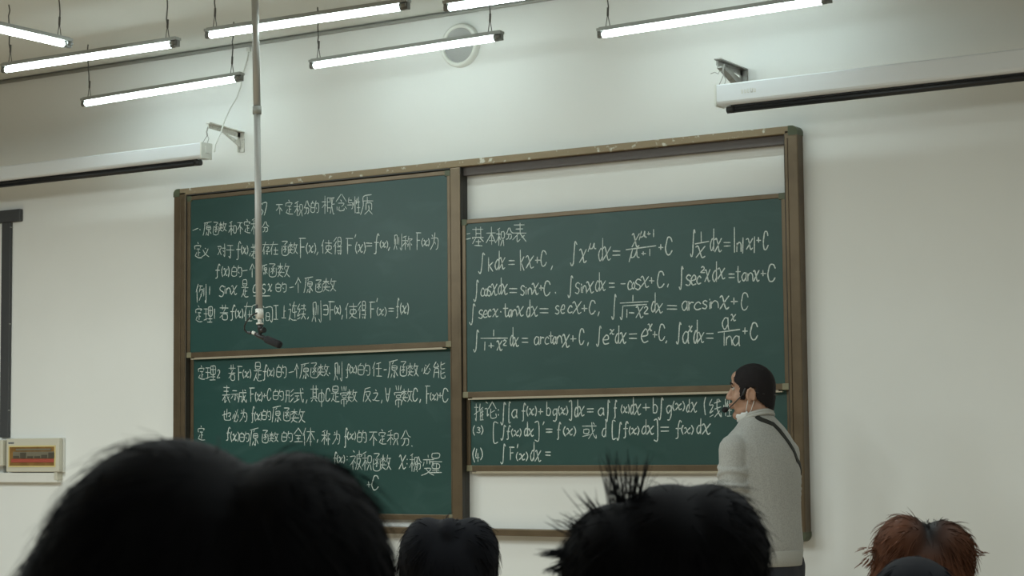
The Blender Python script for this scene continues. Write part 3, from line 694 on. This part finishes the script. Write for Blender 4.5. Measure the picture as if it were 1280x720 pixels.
RL = ["推 593 604 505 525; 论 606 620 502 522; : 622.6 623.6 512 519; S 626 632 503 531; [ 636 638.4 504 527.5; a 640 646.7 512 522; f 652 657 504 526; (x) 658 671 508 520; + 673 679 511 517.5; b 683 688 502 519; g 691 696.7 511 526; (x) 697.5 710 507.5 519; ] 711 715 502 524; d 718 722.5 500 521; x 723 730 508 520; = 734 741.7 511 515; a 748 755 510 519; S 757 762 500 527; f 767 771 500 522.5; (x) 776 787 506 517; d 788 792 496.5 518; x 793 801 505 518.6; + 803.5 812 505 513; b 816 821.5 497 516; S 823 829 497 524.6; g 833.5 839.6 506.6 524.6; (x) 840.5 856 501.5 513.5; d 858 862 499 515; x 863.6 871 503 515; ( 880 882.5 496.5 518.6; 线 887 901 499 521; 性 905 914 499 520",
 "( 591 594 532 544; 3 596 600.5 534 541; ) 601 604 532 543; [ 616.7 623 529 552.5; S 626 632 531.7 550; f 633 638 531.7 549; (x) 639 651.7 536 546; d 655 660 527.5 545; x 660 666.7 536 545; ] 668 674 528 550; ' 678.5 680 527 531; = 682.5 690 536.4 540; f 696 701 528 549; (x) 704 720 533 545; 或 728 745 528 548; d 752.5 758 526.7 546; [ 765 770 526.7 548; S 771 777 528 550; f 779 785 527 547; (x) 786 799 533 543.6; d 802 808 524.7 542.7; x 808.7 817 532.4 542.7; ] 817 822.4 525.5 550; = 826 836 534 539; f 844 851.6 525.5 548; (x) 851.6 867 532 543; d 870.5 876.5 523 542; x 878 887.7 530 542.7",
 "( 590.5 594 560 577.5; 4 594.5 599 561 577; ) 600 603.5 560 575; S 626 632 555 580; F 636.7 642.5 559 575; ' 646.3 647.7 555 560; (x) 645 660 565 576; d 663 668 552.5 576; x 669 676 563 576.7; = 681.7 688 565 569"]
for bd, lines, Y in ((b_lu, LU, yF), (b_ll, LL, yR), (b_ru, RU, yF), (b_rl, RL, yR)):
    for ln in lines: write(bd, ln, Y, 1.65 if bd in (b_ru, b_rl) else 1.5)


# ------------------------------------------------------------------ people
from mathutils.bvhtree import BVHTree
Z = Vector((0, 0, 1))


def flat(v): return Vector((v.x, v.y, 0)).normalized()


def rot_from(a, b, c):
    """matrix whose columns are the three axes"""
    return Matrix((a, b, c)).transposed()


def add_head(mb, H, f, l, s=1.0):
    """a head with brow, nose, lips, cheeks, chin and ears; H centre, f forward, l lateral (unit vectors)"""
    R = rot_from(f, l, f.cross(l))
    if R.determinant() < 0: R = rot_from(f, l, l.cross(f))

    def E(a, b, c, r): mb.ellipsoid(H+(f*a+l*b+Z*c)*s, tuple(q*s for q in r), R, 20, 14)

    def K(p, q, ra, rb): mb.capsule(H+(f*p[0]+l*p[1]+Z*p[2])*s, H+(f*q[0]+l*q[1]+Z*q[2])*s, ra*s, rb*s, 10)
    E(-.002, 0, .008, (.089, .076, .090)); E(.036, 0, -.040, (.058, .061, .085)); E(.028, 0, -.098, (.056, .053, .044))
    E(.070, 0, -.124, (.024, .027, .022)); E(.080, 0, .020, (.017, .046, .012)); E(.060, 0, .045, (.036, .052, .035))
    K((.088, 0, .004), (.110, 0, -.036), .0085, .012); E(.110, 0, -.043, (.0145, .0125, .0115))
    for q in (-1, 1):
        E(.099, q*.013, -.047, (.011, .008, .008)); E(.056, q*.036, -.048, (.032, .027, .030)); E(.000, q*.045, -.085, (.040, .014, .040))
        E(-.006, q*.081, -.034, (.015, .0075, .026)); E(.010, q*.078, -.038, (.007, .006, .012))
        pts = []                                   # rim of the ear
        for k in range(9):
            w = math.radians(-60+k*38)
            pts.append(H+(f*(-.010-math.cos(w)*.017)+l*q*(.087+.005*math.cos(w-2.6))+Z*(-.034+math.sin(w)*.030))*s)
        mb.tube(pts, 0.0060*s, 8)
        E(-.001, q*.079, -.066, (.008, .006, .009))
    E(.098, 0, -.074, (.012, .023, .0065)); E(.096, 0, -.087, (.012, .020, .0075))


def add_hand(mb, wrist, d, n, side, curl=0.5, s=1.0):
    """palm, four unequal bent fingers and a thumb leaving the side of the palm; d along the hand, n out of its back, side = thumb side"""
    t = n.cross(d).normalized()*side
    R = rot_from(d, t, n)
    pc = wrist + d*0.048*s
    mb.ellipsoid(pc, (0.052*s, 0.041*s, 0.0155*s), R, 16, 10)
    mb.capsule(wrist-d*0.03*s, wrist+d*0.02*s, 0.026*s, 0.024*s, 12)
    for k, (off, L) in enumerate(((.029, .072), (.010, .080), (-.010, .075), (-.028, .058))):
        p = wrist + d*0.088*s + t*off*s; dd = d.copy()
        for j, part in enumerate((.45, .32, .23)):
            w = curl*(0.55 if j == 0 else 0.9)
            dd = (dd*math.cos(w) - n*math.sin(w)); dd.normalize()
            q = p + dd*L*part*s; mb.capsule(p, q, (0.0092-0.0009*j)*s, (0.0086-0.0009*j)*s, 8)
            p = q
    p = wrist + d*0.030*s + t*0.030*s; dd = (d*0.62+t*0.72-n*0.25).normalized()
    for j, L in enumerate((.036, .030, .024)):
        q = p + dd*L*s; mb.capsule(p, q, (0.0125-0.0015*j)*s, (0.0112-0.0015*j)*s, 8); p = q
        dd = (dd*0.9+d*0.35-n*0.25).normalized()


def skin_child(name, mb, voxel, material, parent, smooth=3):
    me = mb.remesh(name, voxel, smooth); me.materials.append(material); return link(name, me, parent)


# ---- the teacher at the board
B0 = at(955, 600, -0.7); B0.z = 0
vf = flat(B0-CAM); vr = Vector((vf.y, -vf.x, 0))


def TP(u, v, z): return Vector((B0.x, B0.y, 0)) + vr*u + vf*v + Z*z


th = math.radians(44)
Rt = vr*math.cos(th)+vf*math.sin(th); Ft = -vr*math.sin(th)+vf*math.cos(th)
TORSO = [(0.900, .022, .168, .122), (0.96, .020, .168, .124), (1.00, .016, .176, .130), (1.08, .012, .174, .130), (1.16, .010, .174, .130), (1.25, .004, .184, .134),
         (1.33, -.002, .194, .136), (1.40, -.008, .196, .130), (1.45, -.014, .186, .120), (1.49, -.018, .166, .104), (1.525, -.014, .128, .088), (1.555, -.019, .096, .076), (1.582, -.026, .072, .068)]


def torso_rings(k=1.0, z0=0.0, z1=9.0, grow=0.0):
    return [(TP(cu, 0, z), Rt*(a*k+grow), Ft*(b*k+grow)) for z, cu, a, b in TORSO if z0 <= z <= z1]


def BP(L, F, z, cu=-.008): return TP(cu, 0, z)+Rt*L+Ft*F


SL, EL, WL = BP(-.168, .0, 1.425), BP(-.196, -.015, 1.165), BP(-.105, .20, 1.10)
SR, ER, WR = BP(.158, .015, 1.405), BP(.205, .06, 1.175), BP(.085, .24, 1.12)
hipc = TP(.022, 0, .93)
HL, HR = hipc-Rt*.085, hipc+Rt*.085
KL, KR = TP(.02, 0, .50)-Rt*.10+Ft*.02, TP(.02, 0, .50)+Rt*.10+Ft*.01
AL, AR = TP(.02, 0, .09)-Rt*.115-Ft*.02, TP(.02, 0, .09)+Rt*.115-Ft*.03
Hc = TP(-.0435, 0, 1.703); ha = math.radians(11)
hf = (-vr*math.cos(ha)+vf*math.sin(ha)); hl = -(vf*math.cos(ha)+vr*math.sin(ha))
mb = MB(); add_head(mb, Hc, hf, hl)
mb.capsule(Hc-hf*.030-Z*.075, TP(-.024, 0, 1.47), .054, .062, 18)
mb.loft(torso_rings(.86))
mb.loft([(TP(.022, 0, .80), Rt*.12, Ft*.085), (TP(.022, 0, .88), Rt*.155, Ft*.105), (TP(.022, 0, .96), Rt*.148, Ft*.105)])
for S, E_, W, A, K_, H_ in ((SL, EL, WL, AL, KL, HL), (SR, ER, WR, AR, KR, HR)):
    mb.capsule(S, E_, .050, .040); mb.capsule(E_, W, .040, .027)
    mb.capsule(H_, K_, .082, .056); mb.capsule(K_, A, .054, .038)
    mb.capsule(A-Z*.04-Ft*.03, A-Z*.05+Ft*.13, .034, .030)
add_hand(mb, WL, (Ft*.45+Rt*.85-Z*.1).normalized(), (Ft*.8-Rt*.4+Z*.3).normalized(), 1, .55)
add_hand(mb, WR, (Ft*.5-Rt*.8-Z*.05).normalized(), (Ft*.8+Rt*.45+Z*.2).normalized(), -1, .55)
me = mb.remesh('person', 0.0042, 3); me.materials.append(M['skin'])
teacher = link('person', me, None, Vector((B0.x, B0.y, 0)))
tag(teacher, 'standing person in a light grey sweater and dark trousers, facing the writing, with a headset', 'person')

# hair: short all over, cut by a hairline
bm = bmesh.new(); bmesh.ops.create_icosphere(bm, subdivisions=5, radius=1)
for v in bm.verts:
    p = v.co; g = 1.0
    if p.z < 0 and p.x < 0: g = 1+(math.sqrt(1-(.5*p.z)**2)/max(math.sqrt(max(1-p.z*p.z, 0)), .25)-1)*min(1, -p.x*4)
    v.co = Vector((p.x*g*.0945-.003, p.y*(1+(g-1)*.55)*.0805, p.z*(.0945 if p.z > 0 else .116)+.008))


def hairy(c):
    fx, ly, zz = c
    if fx > .068: return zz > .046+max(0, (abs(ly)-.035))*-.6
    if fx > .040: return zz > .030 - (.068-fx)*1.0
    if fx > .022: return zz > -.052
    if fx > -.030: return zz > -.004
    return zz > -.050+(fx+.030)*.95


bmesh.ops.delete(bm, geom=[f for f in bm.faces if not hairy(f.calc_center_median())], context='FACES')
rn = random.Random(5)
for v in bm.verts:
    v.co *= 1+rn.uniform(-.006, .010)
    q = v.co.copy(); v.co = Hc+hf*q.x+hl*q.y+Z*q.z
bmesh.ops.recalc_face_normals(bm, faces=bm.faces)
bmesh.ops.solidify(bm, geom=bm.faces[:], thickness=0.008)
me = bpy.data.meshes.new('hair'); bm.to_mesh(me); bm.free(); me.materials.append(M['hair_short'])
for p in me.polygons: p.use_smooth = True
link('hair', me, teacher)
for q in (-1, 1):
    m = MB(); m.ellipsoid(Hc+hf*.0790+hl*q*.031-Z*.004, (.0105, .0115, .0085), rot_from(hf, hl, Z), 12, 8)
    e = m.build('eye', M['eye'], teacher)
    m = MB(); m.ellipsoid(Hc+hf*.0872+hl*q*.031-Z*.004, (.0032, .0050, .0050), rot_from(hf, hl, Z), 10, 6); m.build('iris', M['iris'], e)
    m = MB()
    m.tube([Hc+hf*.094+hl*q*.012+Z*.018, Hc+hf*.0935+hl*q*.030+Z*.023, Hc+hf*.082+hl*q*.047+Z*.017], [.0035, .0052, .0028], 6)
    m.build('eyebrow', M['hair_short'], teacher)
    m = MB(); m.tube([Hc+hf*.090+hl*q*.018-Z*.001, Hc+hf*.0905+hl*q*.030+Z*.0045, Hc+hf*.082+hl*q*.043+Z*.000], [.0016, .0026, .0016], 6); m.build('eyelid', M['hair_short'], teacher)
m = MB(); m.ellipsoid(Hc+hf*.1015-Z*.0745, (.010, .021, .0052), rot_from(hf, hl, Z), 14, 8); m.ellipsoid(Hc+hf*.1000-Z*.0865, (.010, .018, .0058), rot_from(hf, hl, Z), 14, 8)
m.build('lips', M['lips'], teacher)

# sweater: torso and sleeves in one knit, with folds at the pushed up sleeves
mb = MB(); mb.loft(torso_rings(1.0, .95, 1.59))
for S, E_, W, sg in ((SL, EL, WL, -1), (SR, ER, WR, 1)):
    mb.capsule(S+Rt*sg*.002, E_, .069, .056, 18); mb.capsule(E_, E_.lerp(W, .72), .056, .047, 18)
    ax = (E_-S).normalized(); sd = ax.orthogonal().normalized()
    for k, (tt, rr, tilt) in enumerate(((.30, .0650, .40), (.46, .0655, -.35), (.58, .0650, .45), (.70, .0645, -.25), (.82, .0625, .35), (.94, .0600, -.2))):
        c = S.lerp(E_, tt); a = (Rt*math.cos(.7)+Ft*math.sin(.7)); nx = (ax+a*tilt).normalized(); p = nx.orthogonal().normalized(); q = nx.cross(p)
        mb.tube([c+(p*math.cos(w)+q*math.sin(w))*rr for w in [2*math.pi*i/18 for i in range(19)]], 0.0120, 8)
sw = skin_child('sweater', mb, .0055, M['sweater'], teacher, 3)
m = MB()
rr = [(TP(.021, 0, z), Rt*(a+.002), Ft*(b+.002)) for z, a, b in ((.903, .158, .114), (.906, .163, .119), (.940, .164, .120), (.968, .168, .124), (.974, .166, .122))]
m.loft(rr, 40); m.build('hem_rib', M['sweater_rib'], sw)
m = MB(); nk = TP(-.0245, 0, 1.560)
for k in range(2):
    m.tube([nk+Z*(.004+.012*k)+(Rt*math.cos(w)*(.0745-.004*k)+Ft*math.sin(w)*(.071-.004*k))-Z*.024*math.sin(w) for w in [2*math.pi*i/28 for i in range(29)]], .0085, 8)
m.build('collar', M['sweater_rib'], teacher)
mb = MB()
mb.loft([(TP(.022, 0, .80), Rt*.142, Ft*.105), (TP(.022, 0, .86), Rt*.160, Ft*.115), (TP(.022, 0, .93), Rt*.156, Ft*.112)])
for A, K_, H_ in ((AL, KL, HL), (AR, KR, HR)):
    mb.capsule(H_-Z*.03, K_, .096, .070, 18); mb.capsule(K_, A+Z*.01, .070, .058, 18)
skin_child('trousers', mb, .008, M['trousers'], teacher)
for A, nm in ((AL, 'shoe'), (AR, 'shoe')):
    mb = MB(); mb.ellipsoid(A-Z*.052+Ft*.045, (.135, .047, .036), rot_from(Ft, Rt, Z), 18, 10); mb.capsule(A-Z*.05-Ft*.02, A-Z*.0, .045, .046, 14)
    mb.box(A.x-.02, A.x+.02, A.y-.02, A.y+.02, .0005, .03)
    skin_child(nm, mb, .006, M['shoe'], teacher)

# strap across the back: follows the torso on a slanting plane
tb = MB(); tb.loft(torso_rings(1.0, .95, 1.57), 40)
bvh = BVHTree.FromPolygons([Vector(v) for v in tb.v], tb.f)
bvs = BVHTree.FromPolygons([v.co.copy() for v in sw.data.vertices], [tuple(p.vertices) for p in sw.data.polygons])


def hit(px, py):
    d = (fwd + c_right*((px-640)/F_PX) - c_up*((py-360)/F_PX)).normalized()
    r = bvs.ray_cast(CAM, d); return r[0]


path = [hit(*q) for q in ((945.5, 520.5), (948.5, 523), (952, 524.8), (958, 527), (966.7, 530.7), (974, 538), (980.8, 546.8), (986, 554), (991, 562), (994, 569), (996, 575))]
path = [p for p in path if p is not None]
ce = TP(-.01, 0, 1.42); nrm = (path[-1]-path[0]).cross(Ft).normalized()
e1 = (path[0]-path[-1]).normalized(); e2 = nrm.cross(e1).normalized()
ce = ce - nrm*((ce-path[3]).dot(nrm))
m = MB(); pts = list(path)
# continue round the far side and the chest back to the shoulder
a0 = math.atan2((path[-1]-ce).dot(e2), (path[-1]-ce).dot(e1)); a1 = math.atan2((path[0]-ce).dot(e2), (path[0]-ce).dot(e1)); am = math.atan2((path[4]-ce).dot(e2), (path[4]-ce).dot(e1))
sgn = -1 if ((am-a0) % (2*math.pi)) < math.pi else 1
span = (a1-a0)*sgn % (2*math.pi)
for k in range(1, 22):
    w = a0+sgn*span*k/22; d = e1*math.cos(w)+e2*math.sin(w); r = bvh.ray_cast(ce, d)
    if r[0] is not None: pts.append(r[0])
pts.append(path[0])
vs = []; fs = []
for i, p in enumerate(pts):
    t = (pts[min(i+1, len(pts)-1)]-pts[max(i-1, 0)]).normalized(); loc, nn, _, _ = (bvs if i < len(path) else bvh).find_nearest(p)
    if nn.dot(p-TP(-.01, 0, p.z)) < 0: nn = -nn
    sd = t.cross(nn).normalized(); o_ = nn*.0045
    vs += [p+o_-sd*.0105-nn*.006, p+o_-sd*.0105, p+o_+sd*.0105, p+o_+sd*.0105-nn*.006]
for i in range(len(pts)-1):
    for k in range(4): fs.append((i*4+k, i*4+(k+1) % 4, (i+1)*4+(k+1) % 4, (i+1)*4+k))
m.add(vs, fs); o = m.build('shoulder_strap', M['strap'], None, ce); tag(o, 'thin black strap slung across the back of the grey sweater', 'strap')

# face mask pulled down under the chin, and the headset
def HP(a, b, c): return Hc+hf*a+hl*b+Z*c


mk = thing('face_mask', HP(.05, 0, -.145), 'white face mask pulled down under the chin of the standing person', 'mask')
bm = bmesh.new(); bmesh.ops.create_icosphere(bm, subdivisions=4, radius=1)
for v in bm.verts:
    p = v.co; v.co = Vector((p.x*.062+.030, p.y*.064, p.z*.052-.112))
bmesh.ops.delete(bm, geom=[f for f in bm.faces if not (.012 < f.calc_center_median().x < .066 and f.calc_center_median().z < -.119+.35*max(0, .05-f.calc_center_median().x) and f.calc_center_median().z > -.175)], context='FACES')
for v in bm.verts: q = v.co.copy(); v.co = HP(q.x, q.y, q.z)
bmesh.ops.recalc_face_normals(bm, faces=bm.faces); bmesh.ops.solidify(bm, geom=bm.faces[:], thickness=.003)
me = bpy.data.meshes.new('mask_cloth'); bm.to_mesh(me); bm.free(); me.materials.append(M['mask'])
for p in me.polygons: p.use_smooth = True
link('mask_cloth', me, mk)
for q in (-1, 1):
    m = MB(); m.tube([HP(.020, q*.063, -.112), HP(.014, q*.070, -.085), HP(.006, q*.078, -.055), HP(-.004, q*.083, -.030), HP(-.018, q*.084, -.004)], .0015, 6)
    m.tube([HP(.014, q*.060, -.130), HP(-.006, q*.068, -.10), HP(-.022, q*.080, -.06), HP(-.026, q*.084, -.02)], .0013, 6)
    m.build('ear_loop', M['mask'], mk)
hs = thing('headset_microphone', HP(.0, .08, -.02), 'black headset microphone hooked over the ear of the standing person', 'headset')
m = MB(); m.tube([HP(.016, .083, -.022), HP(.040, .078, -.042), HP(.070, .066, -.068), HP(.100, .046, -.092), HP(.122, .026, -.098)], .0024, 7); m.build('boom', M['black'], hs)
m = MB(); m.ellipsoid(HP(.124, .024, -.098), (.0155, .0135, .0135), rot_from(hf, hl, Z), 14, 10); m.build('foam_tip', M['foam'], hs)
m = MB(); m.capsule(HP(.026, .080, -.030), HP(.016, .083, -.008), .0075, .0065, 10); m.build('ear_piece', M['black'], hs)
m = MB(); m.tube([HP(.020, .082, -.010), HP(.006, .085, .002), HP(-.016, .086, -.004), HP(-.032, .083, -.022), HP(-.066, .066, -.030), HP(-.112, 0, -.034), HP(-.066, -.066, -.030), HP(-.030, -.083, -.02)], .0024, 7); m.build('neck_band', M['black'], hs)


# ---- the listeners in front, seen from behind
def dp(px, py, depth):
    return CAM + (fwd + c_right*((px-640)/F_PX) - c_up*((py-360)/F_PX))*depth


def hair_mesh(lobes, depth, voxel, whorl, strands, spikes, rnd, parent, material, length=.06, width=.0006, lift=.25, shell=.0):
    """a solid mass of hair from its lobes, covered in strands that run from the whorl down"""
    mpx = depth/F_PX
    mb = MB(); R = rot_from(c_right, vfwd, c_up)
    for (px, py, rx, ry, rd, dd) in lobes:
        mb.ellipsoid(dp(px, py, depth)+vfwd*dd, (rx*mpx, rd, ry*mpx), R, 28, 18)
    me = mb.remesh('hair', voxel, 6)
    tri = []; cum = []; tot = 0
    zmin = dp(640, 760, depth).z-.02
    for p in me.polygons:
        if p.center.z < zmin: continue
        tot += p.area; cum.append(tot); tri.append((p.center.copy(), p.normal.copy()))
    import bisect
    W = dp(whorl[0], whorl[1], depth)+vfwd*whorl[2]
    out = MB(); out.v = [tuple(v.co) for v in me.vertices]; out.f = [tuple(p.vertices) for p in me.polygons]; out.smooth = [True]*len(out.f)

    def strand(p, d, n, L, w, g):
        seg = 5; pts = [p]
        for k in range(seg):
            d = (d - Z*g - n*g*.35 + Vector((rnd.uniform(-1, 1), rnd.uniform(-1, 1), rnd.uniform(-1, 1)))*.07).normalized()
            p = p+d*(L/seg); pts.append(p)
        out.tube(pts, [w, w, w*.95, w*.8, w*.55, w*.2], 3, cap=False)
    for _ in range(strands):
        c, n = tri[bisect.bisect(cum, rnd.random()*tot)]
        away = (c-W); away = away-n*away.dot(n)
        if away.length < 1e-5: continue
        t = away.normalized(); t = (t + Vector((rnd.uniform(-1, 1), rnd.uniform(-1, 1), rnd.uniform(-1, 1)))*.28)
        t = (t-n*t.dot(n)).normalized()
        lf = lift*rnd.random()**2*1.6
        strand(c-n*.002, (t+n*lf).normalized(), n, length*rnd.uniform(.5, 1.15), width*rnd.uniform(.6, 1.3), .10+.1*rnd.random())
    for (px, py, dx, dy, cnt, L, spread, dd) in spikes:
        for _ in range(cnt):
            p = dp(px+rnd.gauss(0, spread), py+rnd.gauss(0, spread*.3), depth)+vfwd*(dd+rnd.gauss(0, .008))
            d = (c_right*(dx+rnd.gauss(0, .16))-c_up*(dy+rnd.gauss(0, .10))+vfwd*rnd.gauss(0, .15)).normalized()
            strand(p, d, Vector((0, 0, 0)), L*rnd.uniform(.55, 1.1), width*rnd.uniform(.9, 1.7), .015)
    return out.build('hair', material, parent)


vfwd = flat(fwd)


def listener(px, py, depth, face_yaw, label, lobes, voxel, whorl, strands, spikes, seed, material, hairlabel, s=1.0, dd=0.0, **kw):
    """a seated person seen from behind; (px, py) = where the crown shows, depth along the view"""
    rnd = random.Random(seed)
    top = dp(px, py, depth)+vfwd*dd
    f = Vector((math.sin(face_yaw), math.cos(face_yaw), 0)); l = Vector((-f.y, f.x, 0))
    H = top - Z*.118*s
    base = Vector((H.x, H.y, 0)) - f*.05
    sh = H.z-.235; hip = .50

    def Q(F, L, z): return base+f*F+l*L+Z*z
    neck = [(H-f*.02-Z*.08, .055), (Q(.0, 0, sh+.04), .060)]
    mb = MB(); add_head(mb, H, f, l, s)
    mb.capsule(neck[0][0], neck[1][0], .055, .062, 16)
    rings = [(hip-.06, .165, .12, .0), (hip+.05, .165, .115, -.01), (hip+(sh-hip)*.45, .150, .105, -.02), (hip+(sh-hip)*.8, .172, .112, -.015), (sh-.01, .165, .095, -.008), (sh+.035, .10, .075, 0), (sh+.06, .062, .06, 0)]
    tr_ = lambda g: [(Q(o_, 0, z), l*(a+g), f*(b+g)) for z, a, b, o_ in rings]
    mb.loft(tr_(0)); J = []
    for q in (-1, 1):
        S = Q(-.005, q*.165, sh-.03); E_ = Q(.08, q*.215, sh-.30); W = Q(.28, q*.12, max(hip+.14, sh-.42)); Hp = Q(.02, q*.085, hip); K_ = Q(.44, q*.12, hip+.02); A = Q(.42, q*.12, .09)
        J.append((S, E_, W, Hp, K_, A, q))
        mb.capsule(S, E_, .048, .039); mb.capsule(E_, W, .039, .027); mb.capsule(Hp, K_, .082, .056); mb.capsule(K_, A, .053, .038)
        mb.capsule(A-Z*.052-f*.03, A-Z*.058+f*.15, .034, .031)
        add_hand(mb, W, (f*.8-l*q*.5-Z*.15).normalized(), (Z*.9+f*.2).normalized(), -q, .4)
    me = mb.remesh('person', .0065, 3); me.materials.append(M['skin'])
    p = link('person', me, None, base); tag(p, label, 'person')
    h = hair_mesh(lobes, depth, voxel, whorl, strands, spikes, rnd, p, material, **kw); h['label'] = hairlabel
    mb = MB(); mb.loft(tr_(.018)[:-1])
    for S, E_, W, Hp, K_, A, q in J: mb.capsule(S, E_, .064, .052); mb.capsule(E_, E_.lerp(W, .85), .052, .042)
    skin_child('jacket', mb, .010, M['jacket'], p)
    mb = MB(); mb.loft([(Q(0, 0, hip-.075), l*.15, f*.11), (Q(0, 0, hip), l*.172, f*.128), (Q(0, 0, hip+.08), l*.165, f*.12)])
    for S, E_, W, Hp, K_, A, q in J: mb.capsule(Hp, K_, .094, .070); mb.capsule(K_, A+Z*.02, .068, .056)
    skin_child('trousers', mb, .010, M['trousers'], p)
    return p


listener(262, 572, 1.06, -.35, 'person nearest the camera, a big head of thick black hair parted in two lobes',
         [(215, 735, 163, 188, .082, 0), (370, 732, 122, 168, .080, 0), (258, 850, 236, 262, .108, .01), (102, 792, 92, 144, .06, .01)], .0035, (300, 590, -.05), 5200,
         [], 11, M['hair_soft'], 'thick black hair', dd=.02, length=.055, width=.00028, lift=.24)
listener(842, 618, 1.80, -.45, 'person with messy black hair and a tuft standing up, sitting in front of the teacher',
         [(838, 702, 84, 98, .085, 0), (885, 692, 74, 88, .075, 0), (772, 712, 70, 84, .075, 0), (830, 765, 131, 152, .105, .01)], .004, (838, 640, -.06), 5200,
         [(772, 628, -.12, -1, 46, .046, 7, -.02), (792, 626, .12, -1, 40, .042, 5, -.02), (748, 645, -.62, -.8, 16, .036, 6, -.02), (725, 660, -.85, -.5, 26, .022, 12, -.02),
          (708, 690, -1, .05, 60, .022, 9, -.01), (705, 706, -.9, .4, 26, .018, 8, -.01)], 12, M['hair_black'], 'messy black hair', dd=.02, length=.045, width=.00042, lift=.24)
listener(560, 652, 3.9, -.4, 'person with short black hair in two tufts, sitting between two nearer dark heads',
         [(534, 700, 36, 54, .075, 0), (590, 696, 34, 50, .075, 0), (562, 724, 61, 76, .105, .01), (562, 672, 18, 26, .05, -.02)], .006, (560, 668, -.06), 2600,
         [], 13, M['hair_black'], 'short black hair', dd=.02, length=.045, width=.0009, lift=.18)
listener(1154, 652, 4.15, -.45, 'person with reddish brown hair parted in the middle, against the bare wall',
         [(1130, 690, 37, 47, .075, 0), (1178, 695, 39, 45, .075, 0), (1154, 724, 64, 64, .105, .01)], .006, (1157, 657, -.06), 3000,
         [(1096, 688, -1, .15, 30, .018, 10, 0), (1214, 690, .9, .35, 30, .018, 9, 0), (1100, 700, -.75, .7, 50, .025, 10, 0)], 14, M['hair_brown'], 'reddish brown hair, dark in the middle', dd=.02, length=.050, width=.0009, lift=.35)
listener(1143, 702, 3.0, -.45, 'person of whom only the black crown shows, just before the reddish brown hair',
         [(1143, 757, 56, 62, .095, 0), (1143, 790, 68, 80, .105, .01)], .006, (1150, 702, -.05), 1800, [], 15, M['hair_black'], 'smooth black hair', dd=.02, length=.055, width=.0010, lift=.16)
